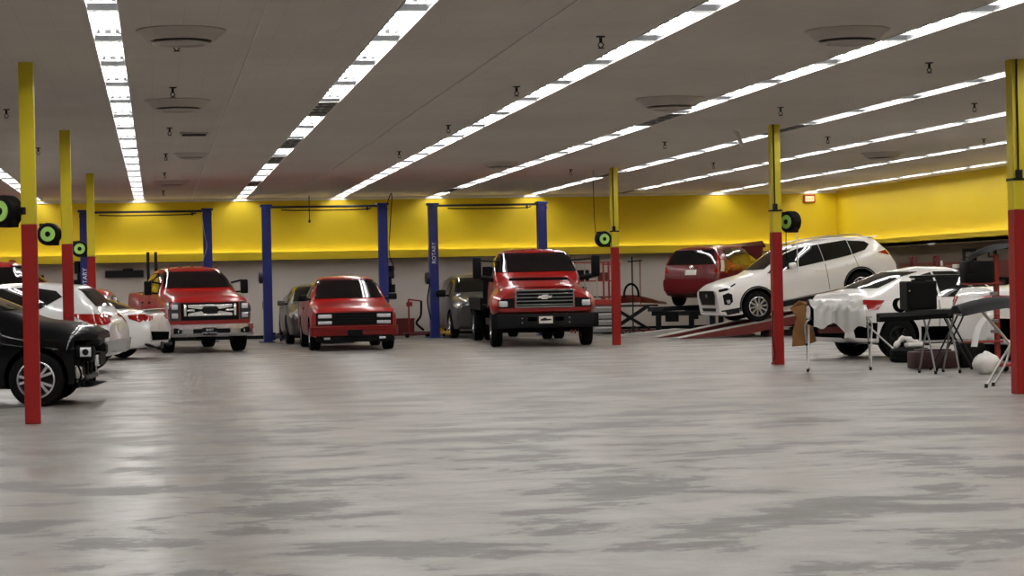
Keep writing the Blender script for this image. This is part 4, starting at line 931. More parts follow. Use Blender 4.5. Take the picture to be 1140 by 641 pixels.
k.panel('roof_edge_trim', 'F', [(-0.62, 1.62), (0.62, 1.62), (0.62, 1.605), (-0.62, 1.605)], M['black'], off=0.004)  # thin black strip above the windshield
b = nb()
for a in (0.92, 3.90): cyl(b, (L/2-a, -0.75, 0.33), (L/2-a, 0.75, 0.33), 0.05, n=10)
for s in (-1, 1): box(b, (0, s*0.38, 0.33), (L-0.6, 0.08, 0.12))
part('chassis', b, M['liner'], k.root)
k.wheels([0.92, 3.90], 0.345, 0.25, hw-0.01, 0.20, 5, M['alloy'])
k.mirror(1.62, 0.90, 1.12, (0.10, 0.20, 0.15), M['black'], 0.04)
k.seam(1.55, 0.38, 1.55, 1.06); k.seam(2.98, 0.38, 2.98, 1.08)
k.both('door_handle', [(2.7, 0.96), (2.88, 0.96), (2.88, 0.92), (2.7, 0.92)], M['black'], off=0.02)
k.pair('taillight', 'B', [(0.78, 1.04), (0.93, 1.04), (0.93, 0.66), (0.78, 0.66)], M['tail'])
k.place_front(4.35, 47.25, 0.2)

# --- big red medium-duty truck
L = 7.9; hw = 1.2
c = dict(zc=[(0, 1.30), (0.05, 1.36), (0.3, 1.43), (1.55, 1.62), (1.70, 1.66), (2.15, 2.05), (2.35, 2.17), (2.8, 2.24), (3.3, 2.22), (3.48, 2.12), (3.55, 1.55), (3.6, 1.02), (3.7, 0.80), (7.9, 0.80)],
    belt=[(0, 1.10), (0.5, 1.18), (1.5, 1.20), (1.7, 1.45), (3.5, 1.48), (3.6, 0.95), (3.7, 0.72), (7.9, 0.72)],
    zm=[(0, 0.92), (3.5, 0.95), (3.7, 0.68), (7.9, 0.68)], zb=[(0, 0.80), (0.4, 0.72), (1.6, 0.60), (3.5, 0.60), (3.7, 0.60), (7.9, 0.60)],
    wm=[(0, 1.06), (0.10, 1.13), (0.35, 1.20), (1.40, 1.20), (1.65, 1.05), (3.5, 1.03), (3.6, 0.95), (3.7, 0.42), (7.9, 0.42)],
    ws=[(0, 1.00), (0.35, 1.13), (1.35, 1.12), (1.65, 1.01), (3.5, 1.0), (3.6, 0.9), (3.7, 0.40), (7.9, 0.40)],
    we=[(0, 0.70), (0.6, 0.74), (1.5, 0.80), (1.75, 0.98), (2.2, 0.90), (2.8, 0.87), (3.45, 0.84), (3.6, 0.6), (3.7, 0.36), (7.9, 0.36)],
    crown=[(0, 0.05), (1.5, 0.08), (1.8, 0.04), (2.2, 0.05), (3.5, 0.07), (3.7, 0.02), (7.9, 0.02)])
k = Car('truck', 'big red medium-duty truck with charcoal bumper, facing us under the right blue lift', L, c, M['red_paint'], [(0.98, 0.44, 0.52, 0.72)], it=2, step=0.07)
k.both('side_window', [(1.95, 1.52), (3.10, 1.54), (3.02, 2.04), (2.32, 2.03)], M['glass'])
k.panel('windshield', 'F', [(-0.97, 1.69), (-0.86, 2.13), (0.86, 2.13), (0.97, 1.69)], M['glass'])
k.panel('rear_window', 'B', [(-0.7, 2.05), (-0.76, 1.65), (0.76, 1.65), (0.7, 2.05)], M['glass'])
k.panel('hood_scoop', 'F', [(-0.66, 1.55), (0.66, 1.55), (0.70, 1.49), (-0.70, 1.49)], M['liner'], off=0.008)
k.panel('hood_line', 'F', [(-0.70, 1.345), (0.70, 1.345), (0.70, 1.325), (-0.70, 1.325)], M['liner'], off=0.004)
g = k.panel('grille', 'F', [(-0.66, 1.29), (0.66, 1.29), (0.66, 0.89), (-0.66, 0.89)], M['black'], off=0.01)
b = nb()
for z in (1.27, 1.19, 1.11, 1.03, 0.95, 0.90): box(b, (L/2+0.03, 0, z), (0.035, 1.30, 0.022 if z not in (1.27, 0.90) else 0.03), bev=0.006)
for s in (-1, 1): box(b, (L/2+0.03, s*0.65, 1.085), (0.035, 0.025, 0.39), bev=0.006)
part('grille_bar', b, M['grey_metal'], g, 40)
b = nb(); w_, h_ = 0.17, 0.05
prism(b, [(-w_, -0.028), (-w_+0.035, 0.028), (-0.075, 0.028), (-0.06, h_), (0.075, h_), (0.075, 0.028), (w_, 0.028), (w_-0.035, -0.028), (0.06, -0.028), (0.06, -h_), (-0.075, -h_), (-0.075, -0.028)], L/2+0.045, L/2+0.07, 'X')
bmesh.ops.transform(b, matrix=Matrix.Translation((0, 0, 1.12)), verts=b.verts[:]); part('emblem', b, M['chrome'], g)
for s in (-1, 1):
    bz = k.panel('headlight_bezel', 'F', [(s*0.68, 1.10), (s*1.04, 1.08), (s*1.04, 0.88), (s*0.68, 0.88)], M['black'], off=0.01)
    b = nb(); box(b, (L/2+0.02, s*0.93, 0.975), (0.08, 0.20, 0.135), bev=0.03); part('headlight', b, M['lamp'], bz, 40)
# charcoal bumper
b = nb(); bp = [(-1.20, -0.40), (-1.20, 0.02), (-1.08, 0.14), (1.08, 0.14), (1.20, 0.02), (1.20, -0.40)]
rows = [[b.verts.new((L/2+p[1]+o_, p[0], z)) for p in bp] for z, o_ in ((0.75, -0.02), (0.74, 0.03), (0.70, 0.04), (0.47, 0.04), (0.43, 0.0))]
for i in range(len(rows)-1):
    for j in range(len(bp)-1): b.faces.new((rows[i][j], rows[i][j+1], rows[i+1][j+1], rows[i+1][j]))
bmesh.ops.solidify(b, geom=b.faces[:], thickness=0.03); bu = part('front_bumper', b, M['bumper_grey'], k.root, 40); bu['label'] = 'charcoal front bumper'
b = nb()
for s in (-1, 1): box(b, (L/2+0.185, s*0.30, 0.63), (0.02, 0.20, 0.09), bev=0.004)
part('bumper_opening', b, M['liner'], bu)
b = nb()
for s in (-1, 1):
    for z in (0.65, 0.55): cyl(b, (L/2+0.18, s*0.53, z), (L/2+0.20, s*0.53, z), 0.014, n=8)
part('bolt', b, M['light_steel'], bu)
b = nb(); box(b, (L/2+0.19, 0, 0.61), (0.016, 0.31, 0.155), bev=0.004); part('license_plate', b, M['plate'], bu)
b = nb(); sil = [(-0.12, -0.02), (-0.115, 0.02), (-0.07, 0.028), (-0.04, 0.048), (0.0, 0.045), (0.03, 0.02), (0.12, 0.02), (0.12, -0.012), (0.02, -0.018), (-0.03, -0.02)]
prism(b, sil, L/2+0.199, L/2+0.203, 'X'); bmesh.ops.transform(b, matrix=Matrix.Translation((0, 0, 0.61)), verts=b.verts[:]); part('plate_emblem', b, M['dark_metal'], bu)
b = nb()
for a, hwx in ((0.98, 0.95), (6.75, 1.0)): cyl(b, (L/2-a, -hwx, 0.42), (L/2-a, hwx, 0.42), 0.07, n=12)
cyl(b, (L/2-6.75, -0.2, 0.42), (L/2-6.75, 0.2, 0.42), 0.18, n=14)
for s in (-1, 1): box(b, (0.2, s*0.42, 0.60), (L-0.8, 0.10, 0.2))
box(b, (L/2-1.1, 0, 0.42), (0.7, 0.6, 0.22)); part('chassis', b, M['liner'], k.root)
# dark service body behind the cab
b = nb(); box(b, (L/2-5.85, 0, 1.02), (4.0, 2.36, 0.16), bev=0.01); box(b, (L/2-3.92, 0, 1.45), (0.12, 2.2, 0.8), bev=0.01)
for s in (-1, 1): box(b, (L/2-5.85, s*1.15, 0.90), (4.0, 0.05, 0.2))
part('flatbed', b, M['black'], k.root)
for sg in (1, -1): b = nb(); box(b, (L/2-2.9, sg*0.96, 0.55), (1.2, 0.24, 0.16), bev=0.02); part('running_board', b, M['black'], k.root)
for sg in (1, -1):
    wheel(k.root, (L/2-0.98, sg*(1.16-0.13), 0.42), 0.42, 0.25, 0.25, 'dually', M['alloy'], sg)
    wheel(k.root, (L/2-6.75, sg*(1.16-0.13), 0.42), 0.42, 0.25, 0.25, 'steel', M['alloy'], sg)
    wheel(k.root, (L/2-6.75, sg*(1.16-0.42), 0.42), 0.42, 0.25, 0.25, 'steel', M['dark_metal'], sg)
for sg in (1, -1):
    b = nb(); box(b, (L/2-1.75, sg*1.38, 1.80), (0.14, 0.20, 0.50), bev=0.04); o = part('mirror', b, M['black'], k.root, 40)
    b = nb(); tube(b, [(L/2-1.9, sg*0.96, 1.52), (L/2-1.8, sg*1.40, 1.60)], 0.06, 8); part('mirror_arm', b, M['black'], o, 40); b = nb(); tube(b, [(L/2-2.1, sg*0.85, 1.95), (L/2-1.8, sg*1.40, 1.98)], 0.02, 8); part('mirror_arm', b, M['black'], o, 40)
k.seam(1.80, 0.66, 1.80, 1.44); k.seam(3.15, 0.66, 3.15, 1.5)
k.both('marker_lamp', [(0.5, 1.14), (0.66, 1.14), (0.66, 1.08), (0.5, 1.08)], M['amber'], off=0.012)
b = nb()
for y in (-0.5, -0.25, 0, 0.25, 0.5): box(b, (L/2-2.45, y, 2.225-0.05*abs(y)), (0.09, 0.09, 0.025), bev=0.01)
part('roof_marker', b, M['red_paint'], k.root)
k.place_front(8.55, 46.5, 4.6)

# ------------------------------------------------------------ two-post lifts
def make_lift(name, label, x0, x1, Y, txt=None, H_=3.64):
    xc = (x0+x1)/2; w = x1-x0
    t = thing('vehicle_lift', label, 'car lift', (xc, Y, 0), 0, 'blue two-post lifts')
    for s in (-1, 1):
        x = s*w/2
        b = nb(); prism(b, [(x-s*-0.0-0.12, -0.14), (x+0.12, -0.14), (x+0.12, -0.10), (x+0.12, 0.14), (x-0.12, 0.14)], 0.02, H_-0.05)
        # C-shaped post: web plus lips, open towards the vehicle
        b.free(); b = nb()
        xs = lambda v: x + s*v
        poly = [(xs(0.12), -0.14), (xs(0.12), 0.14), (xs(-0.12), 0.14), (xs(-0.12), 0.07), (xs(-0.10), 0.07), (xs(-0.10), 0.12), (xs(0.10), 0.12), (xs(0.10), -0.12), (xs(-0.10), -0.12), (xs(-0.10), -0.07), (xs(-0.12), -0.07), (xs(-0.12), -0.14)]
        prism(b, poly, 0.02, H_-0.04); p = part('post', b, M['blue_steel'], t)
        b = nb(); box(b, (xs(0.04), 0, 0.012), (0.42, 0.48, 0.024)); part('base_plate', b, M['blue_steel'], p)
        b = nb(); box(b, (xs(-0.02), 0, 0.45), (0.16, 0.20, 0.75), bev=0.01); c_ = part('carriage', b, M['navy_steel'], t)
        # lift arms, folded low along the hall
        for e in (-1, 1):
            b = nb(); a0 = Vector((xs(-0.16), e*0.06, 0.16)); a1 = Vector((xs(-0.34), e*1.05, 0.14)); d = a1-a0
            box(b, (a0+a1)/2, (d.length, 0.10, 0.08), rz=math.atan2(d.y, d.x), bev=0.008)
            cyl(b, a1+Vector((0, 0, -0.03)), a1+Vector((0, 0, 0.08)), 0.06, n=14); cyl(b, (xs(-0.14), e*0.06, 0.06), (xs(-0.14), e*0.06, 0.26), 0.055, n=12)
            part('arm', b, M['arm_yellow'] if (txt and s < 0) else M['navy_steel'], t)
        b = nb(); box(b, (x, 0, H_-0.02), (0.32, 0.34, 0.06), bev=0.008); cyl(b, (xs(0.06), -0.17, H_-0.16), (xs(0.06), -0.13, H_-0.16), 0.07, n=16); part('post_cap', b, M['blue_steel'], t)
    b = nb(); box(b, (0, 0.02, H_-0.06), (w, 0.12, 0.06), bev=0.01); box(b, (w/2-0.40, 0.0, H_-0.13), (0.05, 0.06, 0.09)); part('crossbeam', b, M['navy_steel'], t)
    b = nb(); tube(b, bez([(-w/2+0.4, -0.10, H_-0.14), (-w/4, -0.10, H_-0.155), (0, -0.10, H_-0.16), (w/3, -0.10, H_-0.15), (w/2-0.3, -0.10, H_-0.12)], 5), 0.016, 8); part('shutoff_bar', b, M['black'], t, 40)
    # power unit on the outer side of one post
    return t
t1 = make_lift('l', 'left blue two-post lift, behind the large red pickup with chrome grille', -1.9, 1.4, 58.4)
t2 = make_lift('l', 'middle blue two-post lift, over the smaller red pickup', 2.9, 6.0, 56.4)
t3 = make_lift('l', 'right blue two-post lift, around the big red truck, white letters on its post', 7.42, 10.42, 56.9, 'ROTARY')
def text_post(t, x, z, size, txt):
    mt = Matrix.Translation((x, -0.146, z)) @ Matrix.Rotation(R(90), 4, 'X') @ Matrix.Rotation(R(90), 4, 'Z')
    text_part('lettering', txt, size, M['white_text'], t, mt)
text_post(t3, -1.5, 2.30, 0.15, 'ROTARY'); text_post(t1, -1.65, 1.75, 0.17, 'ROTARY')
def unit(t, x, z, sg, big=True):
    b = nb(); box(b, (x+sg*0.16, 0.0, z), (0.10, 0.16, 0.22), bev=0.02); cyl(b, (x+sg*0.20, 0.0, z+0.08), (x+sg*0.20, 0, z+0.42), 0.085, n=16)
    cyl(b, (x+sg*0.2, 0, z-0.30), (x+sg*0.2, 0, z-0.08), 0.11, n=16); o = part('power_unit', b, M['black'], t, 40)
    return o
unit(t1, -1.65, 1.85, -1)
unit(t2, 1.55, 1.55, 1)
b = nb(); tube(b, bez([(1.62, -0.12, 3.5), (1.80, -0.1, 3.9), (1.74, -0.1, 3.0), (1.70, -0.12, 2.3), (1.82, -0.12, 1.9), (1.72, -0.12, 1.6)], 6), 0.014, 6); cyl(b, (1.74, -0.16, 1.75), (1.74, -0.13, 1.75), 0.08, n=16); part('hydraulic_hose', b, M['dark_metal'], t2, 40)
b = nb(); lathe(b, [(0.001, -0.08), (0.13, -0.08), (0.16, -0.05), (0.16, 0.05), (0.13, 0.08), (0.001, 0.08)], 24, 'X'); o = part('cover', b, M['navy_steel'], t2, 40); o.location = (-1.70, 0.02, 1.72)
b = nb(); lathe(b, [(0.001, -0.08), (0.13, -0.08), (0.17, -0.05), (0.17, 0.05), (0.13, 0.08), (0.001, 0.08)], 24, 'X'); o = part('cover', b, M['navy_steel'], t3, 40); o.location = (-1.66, 0.02, 1.62)
b = nb(); tube(b, bez([(-1.62, -0.1, 1.5), (-1.70, -0.1, 1.0), (-1.62, -0.1, 0.5)], 5), 0.02, 6); part('hydraulic_hose', b, M['black_matt'], t3, 40)
b = nb(); tube(b, bez([(1.50, -0.15, 3.55), (1.56, -0.15, 3.0), (1.62, -0.15, 2.6), (1.50, -0.15, 2.2)], 6), 0.01, 6); part('hydraulic_hose', b, M['light_steel'], t1, 40)

# small round pad on the floor at the middle lift
b = nb(); lathe(b, [(0.001, 0.10), (0.09, 0.10), (0.11, 0.04), (0.16, 0.02), (0.16, 0.0), (0.001, 0.0)], 20, 'Z'); cyl(b, (0, 0, 0.09), (-0.05, 0, 0.22), 0.02, n=8)
o = link('lift_adapter', b, M['light_steel'], None, 40); o.location = (3.32, 55.9, 0); tag(o, 'small metal lift adapter on the floor right of the middle lift post', 'tool')

# ------------------------------------------------------------ ramp rack under the white SUV
def RP(x, y, z): return A0-off + Rm @ Vector((x, y, z))   # point of the ramp plane in the hall (vehicle frame)
SL = 4.77; tr = 0.945-0.12
t = thing('ramp_rack', 'inclined maroon and grey runway rack carrying the white SUV', 'vehicle ramp', (0, 0, 0))
xs0 = SL/2-0.95+0.05
# where the runway plane meets the floor level continuation: front approach ramps
for sg in (1, -1):
    b = nb(); yy = sg*tr
    tip = RP(xs0+1.75, yy, 0); 
    def quadstrip(pl, w, th):
        vs = []
        for p in pl:
            for (dy, dz) in ((-w, 0), (w, 0), (w, -th), (-w, -th)):
                q = p + (Rm.to_3x3() @ Vector((0, dy, 0))) + Vector((0, 0, dz)); q.z = max(q.z, 0.0); vs.append(b.verts.new(q))
        n = len(pl)
        for i in range(n-1):
            for k_ in range(4): b.faces.new((vs[i*4+k_], vs[i*4+(k_+1) % 4], vs[(i+1)*4+(k_+1) % 4], vs[(i+1)*4+k_]))
        b.faces.new(vs[:4]); b.faces.new(vs[-4:])
    p1 = RP(xs0+0.45, yy, 0); p2 = RP(-SL/2+0.3, yy, 0)
    quadstrip([p1, p2], 0.25, 0.05); rw = part('runway', b, M['rack_grey'], t)
    # approach ramp from the floor up to the runway
    p0 = RP(xs0+2.15, yy, 0); p0.z = 0.025
    b = nb(); quadstrip([p0, p1], 0.25, 0.03); part('approach_ramp', b, M['rack_grey'], t)
    # maroon side plates
    b = nb()
    for e in (-1, 1):
        pl = [p0, p1, p2]; sh = Rm.to_3x3() @ Vector((0, e*0.262, 0)); vs = []
        for p, hgt in zip(pl, (0.03, 0.24, 0.16)):
            for th in (-0.012, 0.012):
                d_ = Rm.to_3x3() @ Vector((0, th, 0))
                vs.append(b.verts.new(p+sh+d_-Vector((0, 0, 0.015)))); q = p+sh+d_-Vector((0, 0, hgt)); q.z = max(q.z, 0.0); vs.append(b.verts.new(q))
        for i in range(2):
            a = vs[i*4:i*4+4]; c4 = vs[i*4+4:i*4+8]
            for (u_, v_) in ((0, 1), (1, 3), (3, 2), (2, 0)): b.faces.new((a[u_], a[v_], c4[v_], c4[u_]))
        b.faces.new((vs[0], vs[1], vs[3], vs[2])); b.faces.new((vs[8], vs[10], vs[11], vs[9]))
    part('side_plate', b, M['rack_red'], t)
    # legs
    for xx in (xs0-0.35, -1.9):
        p = RP(xx, yy, 0); b = nb(); box(b, (p.x, p.y, (p.z-0.06)/2), (0.12, 0.12, p.z-0.06)); box(b, (p.x, p.y, 0.02), (0.3, 0.3, 0.04)); part('leg', b, M['rack_red'], t)
b = nb()
for xx in (xs0-0.35, -1.9):
    a = RP(xx, tr, -0.1); c4 = RP(xx, -tr, -0.1); cyl(b, a, c4, 0.05, n=8)
part('cross_member', b, M['rack_red'], t)
b = nb(); lo = RP(0.4, tr, 0); box(b, (lo.x+1.1, lo.y+0.3, 0.09), (4.2, 0.12, 0.14), rz=R(10)); part('base_beam', b, M['dark_metal'], t)
b = nb(); p = RP(-0.9, tr-0.1, 0); q = RP(0.6, tr-0.1, 0); cyl(b, (q.x, q.y, 0.16), (p.x, p.y, p.z-0.1), 0.05, n=10); part('hydraulic_ram', b, M['dark_metal'], t)

# ------------------------------------------------------------ platform under the maroon SUV
t = thing('car_platform', 'dark grey raised platform carrying the maroon SUV by the back wall', 'vehicle platform', (15.55, 57.15, 0), R(53))
for sg in (1, -1):
    b = nb(); box(b, (-0.35, sg*0.78, 0.66), (5.1, 0.46, 0.12), bev=0.01); part('runway', b, M['bumper_grey'], t)
for x in (-2.7, -0.4, 1.8):
    b = nb(); box(b, (x, 0, 0.54), (0.14, 1.9, 0.12)); part('cross_member', b, M['dark_metal'], t)
    for sg in (1, -1):
        b = nb(); box(b, (x, sg*0.78, 0.27), (0.12, 0.12, 0.54)); box(b, (x, sg*0.78, 0.015), (0.26, 0.26, 0.03)); part('leg', b, M['dark_metal'], t)
b = nb(); box(b, (-2.78, 0.35, 0.46), (0.16, 0.34, 0.28), bev=0.02); part('jack_unit', b, M['black'], t); b = nb(); box(b, (-2.78, -0.3, 0.49), (0.12, 0.2, 0.22), bev=0.02); part('jack_unit', b, M['black'], t)
b = nb(); box(b, (0, 0, 0.08), (1, 0.1, 0.16)); b.free()

# ------------------------------------------------------------ workshop gear at the back wall
# scissor table with a maroon fender on it
t = thing('scissor_table', 'small scissor lift table with crossed legs between column and maroon SUV platform', 'lift table', (12.98, 57.5, 0), R(-4))
b = nb(); box(b, (0, 0, 0.74), (1.5, 0.6, 0.05), bev=0.008); part('table_top', b, M['dark_metal'], t)
b = nb(); box(b, (0, 0, 0.06), (1.6, 0.6, 0.06), bev=0.008); part('base', b, M['rack_red'], t)
for e in (-0.26, 0.26):
    for s in (1, -1):
        b = nb(); cyl(b, (-0.5*s, e+s*0.02, 0.09), (0.5*s, e+s*0.02, 0.72), 0.028, n=8); part('scissor_leg', b, M['dark_metal'], t)
b = nb(); P0 = [(-0.72+1.5*i/14, 0.0, 0.06+0.20*math.sin(PI*min(1, (i+3)/16))) for i in range(15)]
A = [b.verts.new((p[0], -0.30, p[2]*0.35-0.02)) for p in P0]; B = [b.verts.new((p[0], -0.10, p[2])) for p in P0]; D = [b.verts.new((p[0], 0.25, p[2]+0.02)) for p in P0]
for i in range(14): b.faces.new((A[i], A[i+1], B[i+1], B[i])); b.faces.new((B[i], B[i+1], D[i+1], D[i]))
bmesh.ops.solidify(b, geom=b.faces[:], thickness=0.02); o = link('car_fender', b, M['maroon_paint'], None, 50); o.location = (13.2, 57.5, 0.765); tag(o, 'curved maroon car fender lying on the small scissor table', 'car part')
# floor ramp plates
for (x, y, a, lab) in ((12.95, 54.4, 8, 'grey steel drive-on ramp on the floor just right of the far column'), (12.3, 53.4, -6, 'flat grey ramp plate on the floor before the maroon SUV platform')):
    b = nb(); prism(b, [(-0.7, 0.0), (0.7, 0.0), (0.7, 0.15), (0.62, 0.15), (-0.7, 0.02)], -0.3, 0.3, 'Y'); o = link('drive_on_ramp', b, M['rack_grey']); o.location = (x, y, 0); o.rotation_euler = (0, 0, R(a)); tag(o, lab, 'ramp')
# tall red shelf rack with gear
t = thing('tool_rack', 'tall red tube rack with dark shelves behind the column near the big red truck', 'rack', (12.05, 58.2, 0))
for sx in (-0.55, 0.55):
    for sy in (-0.25, 0.25):
        b = nb(); box(b, (sx, sy, 1.0), (0.045, 0.045, 2.0)); part('upright', b, M['orange_red'], t)
for z in (0.55, 1.0, 1.45, 1.97):
    b = nb(); box(b, (0, 0, z), (1.14, 0.54, 0.035)); part('shelf', b, M['orange_red'] if z > 1.2 else M['dark_metal'], t)
b = nb()
for sx in (-0.25, 0.1, 0.3): box(b, (sx, -0.27, 1.2), (0.03, 0.03, 1.5))
part('hanger_bar', b, M['light_steel'], t)
for (x, z, d, m, lab) in ((-0.35, 1.0, (0.34, 0.3, 0.28), 'black', 'black case on the second shelf of the red tube rack'), (0.25, 0.55, (0.4, 0.3, 0.3), 'grey_metal', 'grey metal box on the lowest shelf of the red tube rack'), (0.3, 1.45, (0.3, 0.3, 0.22), 'rack_red', 'maroon box on the upper shelf of the red tube rack'), (-0.25, 1.45, (0.32, 0.3, 0.3), 'black', 'black box on the upper shelf of the red tube rack')):
    b = nb(); box(b, (0, 0, d[2]/2), d, bev=0.02); box(b, (0, -d[1]/2-0.01, d[2]*0.6), (0.12, 0.02, 0.03)); o = link('equipment_case', b, M[m]); o.location = (12.05+x, 58.2, z+0.018); tag(o, lab, 'case')
# grey tool cabinet at its foot
t = thing('tool_cabinet', 'grey tool cabinet with drawers on the floor beside the big red truck', 'cabinet', (11.75, 55.4, 0))
b = nb(); box(b, (0, 0, 0.42), (0.9, 0.5, 0.74), bev=0.01); part('body', b, M['bumper_grey'], t)
for i, z in enumerate((0.16, 0.34, 0.52, 0.70)):
    b = nb(); box(b, (0.02, -0.262, z), (0.82, 0.03, 0.15), bev=0.006); dr = part('drawer', b, M['grey_metal'], t)
    b = nb(); box(b, (0.02, -0.285, z+0.04), (0.6, 0.02, 0.02)); part('handle', b, M['chrome'], dr)
for sx in (-0.38, 0.38): 
    b = nb(); cyl(b, (sx, -0.03, 0.05), (sx, 0.03, 0.05), 0.05, n=12); part('caster', b, M['black'], t)
b = nb(); box(b, (0, 0, 0), (0.5, 0.4, 0.16), bev=0.02); box(b, (0, 0, 0.10), (0.06, 0.3, 0.05)); o = link('toolbox', b, M['orange_red']); o.location = (11.78, 55.4, 0.875); tag(o, 'red toolbox on the grey tool cabinet', 'toolbox')
# measuring pole stand with hanging coil
t = thing('pole_stand', 'thin tall dark stand with cross arms right of the far column', 'stand', (12.86, 56.6, 0))
b = nb(); cyl(b, (0, 0, 0.02), (0, 0, 2.1), 0.02, n=10); part('pole', b, M['dark_metal'], t)
b = nb(); cyl(b, (-0.12, 0, 1.96), (0.28, 0, 1.99), 0.018, n=8); part('cross_arm', b, M['dark_metal'], t)
b = nb(); cyl(b, (0.22, 0, 0.7), (0.22, 0, 2.0), 0.014, n=8); part('side_rod', b, M['rack_red'], t)
for a in (0, 120, 240):
    b = nb(); cyl(b, (0, 0, 0.20), (0.32*math.cos(R(a)), 0.32*math.sin(R(a)), 0.02), 0.016, n=8); part('foot', b, M['dark_metal'], t)
b = nb(); tube(b, [(0.20*math.cos(2*PI*i/28)*1.0, -0.05, 1.05+0.30*math.sin(2*PI*i/28)) for i in range(-1, 16)], 0.03, 8); o = link('hose_coil', b, M['black_matt'], None, 50); o.location = (12.80, 56.55, 0); tag(o, 'black curved hose hanging on the thin pole stand', 'hose')
# red work stand behind the column
t = thing('tube_stand', 'orange and pale tube stand behind the far column', 'stand', (12.38, 56.5, 0))
for x, m in ((-0.35, 'orange_red'), (0.0, 'light_steel'), (0.10, 'orange_red')):
    b = nb(); box(b, (x, 0, 0.98), (0.04, 0.04, 1.92)); part('upright', b, M[m], t)
for z in (0.5, 1.0, 1.90):
    b = nb(); box(b, (-0.12, 0, z), (0.52, 0.035, 0.035)); part('rail', b, M['orange_red'], t)
b = nb(); box(b, (-0.12, 0, 0.02), (0.56, 0.4, 0.04)); part('base', b, M['dark_metal'], t)
# long maroon box and stand left of the right lift
t = thing('steel_chest', 'long low maroon chest against the back wall, left of the right blue lift', 'chest', (6.72, 59.9, 0))
b = nb(); box(b, (0, 0, 0.24), (0.95, 0.5, 0.46), bev=0.01); part('body', b, M['rack_red'], t)
b = nb(); box(b, (0, 0, 0.48), (0.99, 0.54, 0.04), bev=0.01); part('lid', b, M['rack_red'], t)
t = thing('work_cart', 'small orange-brown cart with hoses beside the right lift post', 'cart', (7.0, 57.6, 0))
b = nb(); box(b, (0.0, 0, 0.10), (0.7, 0.4, 0.06), bev=0.01); part('base', b, M['rack_red'], t)
b = nb(); cyl(b, (-0.2, 0, 0.1), (-0.2, 0, 1.05), 0.025, n=8); cyl(b, (-0.2, 0, 1.05), (0.15, 0, 1.0), 0.022, n=8); box(b, (-0.18, 0, 0.92), (0.16, 0.12, 0.12), bev=0.01); part('handle', b, M['orange_red'], t)
b = nb(); tube(b, bez([(0.15, 0, 1.0), (0.12, -0.05, 0.6), (0.0, -0.05, 0.4), (0.2, -0.05, 0.2)], 5), 0.03, 8); part('hose', b, M['black_matt'], t, 50)
for x in (-0.28, 0.28):
    b = nb(); cyl(b, (x, -0.22, 0.06), (x, -0.17, 0.06), 0.06, n=12); part('caster', b, M['black'], t)

# ------------------------------------------------------------ right-hand wall: racks and notices
def tower(x, y, lab, h=1.9):
    t = thing('rack_tower', lab, 'equipment tower', (x, y, 0), R(90))
    b = nb()
    for s in (-1, 1): cyl(b, (s*0.32, 0, 0.02), (s*0.09, 0, h), 0.05, n=8)
    part('frame', b, M['rack_red'], t)
    for z in (0.5, 1.0, 1.4, 1.8):
        b = nb(); cyl(b, (-0.32+0.23*z/h, 0, z), (0.32-0.23*z/h, 0, z), 0.03, n=8); part('rung', b, M['rack_red'], t)
    b = nb(); box(b, (0, 0, 1.2), (0.16, 0.16, 0.9), bev=0.03); part('ram', b, M['dark_metal'], t)
    b = nb(); box(b, (0, 0, 0.02), (0.9, 0.5, 0.04)); part('base', b, M['dark_metal'], t)
    return t
tower(18.6, 50.3, 'left of two maroon A-shaped pulling towers near the right wall')
tower(18.6, 48.7, 'right of two maroon A-shaped pulling towers near the right wall')
b = nb(); lathe(b, [(0.001, 0), (0.16, 0), (0.18, 0.02), (0.001, 0.04)], 20, 'X'); o = link('hub_cap', b, M['white_metal'], None, 40); o.location = (19.0, 49.5, 1.58); o.scale = (1, 0.7, 1.2); o.rotation_euler = (R(20), 0, 0)
tag(o, 'pale round cover propped on the bench between the two maroon towers', 'cover')
t = thing('work_bench', 'dark workbench along the right wall behind the white coupe', 'bench', (19.2, 50.4, 0))
b = nb(); box(b, (0, 0, 1.32), (0.9, 7.4, 0.06), bev=0.01); part('top', b, M['dark_metal'], t)
b = nb(); box(b, (0.42, 0, 1.55), (0.04, 7.4, 0.4)); part('back_board', b, M['rack_red'], t)
for y in (-3.6, -1.2, 1.2, 3.6):
    for x in (-0.4, 0.4):
        b = nb(); box(b, (x, y, 0.645), (0.07, 0.07, 1.29)); part('leg', b, M['dark_metal'], t)
for (y, d, m, lab) in ((53.3, (0.4, 0.5, 0.34), 'black', 'black machine at the left end of the dark workbench'), (52.4, (0.4, 0.7, 0.26), 'dark_metal', 'dark box on the workbench beside the black machine'), (49.0, (0.3, 0.3, 0.30), 'rack_red', 'maroon canister on the right half of the workbench'), (48.1, (0.3, 0.5, 0.22), 'black', 'low black box on the workbench under the wall notices'), (47.2, (0.25, 0.2, 0.36), 'dark_metal', 'dark upright box at the right end of the workbench')):
    b = nb(); box(b, (0, 0, d[2]/2), d, bev=0.03); box(b, (-d[0]/2-0.01, 0, d[2]*0.5), (0.03, d[1]*0.4, d[2]*0.3), bev=0.005); o = link('bench_box', b, M[m]); o.location = (19.0, y, 1.352); tag(o, lab, 'box')
for (y, z, w_, h_, lab) in ((49.9, 1.90, 0.85, 0.34, 'dark framed notice board with a pale centre on the right wall'), (48.45, 1.95, 0.45, 0.24, 'smaller dark framed notice near the right column on the right wall')):
    t = thing('notice_board', lab, 'notice board', (XR-0.03, y, z))
    b = nb(); box(b, (0, 0, 0), (0.04, w_, h_), bev=0.005); part('board', b, M['black'], t)
    b = nb(); box(b, (-0.024, 0, -0.02), (0.008, w_*0.42, h_*0.6)); part('paper', b, M['wall_dim'], t)
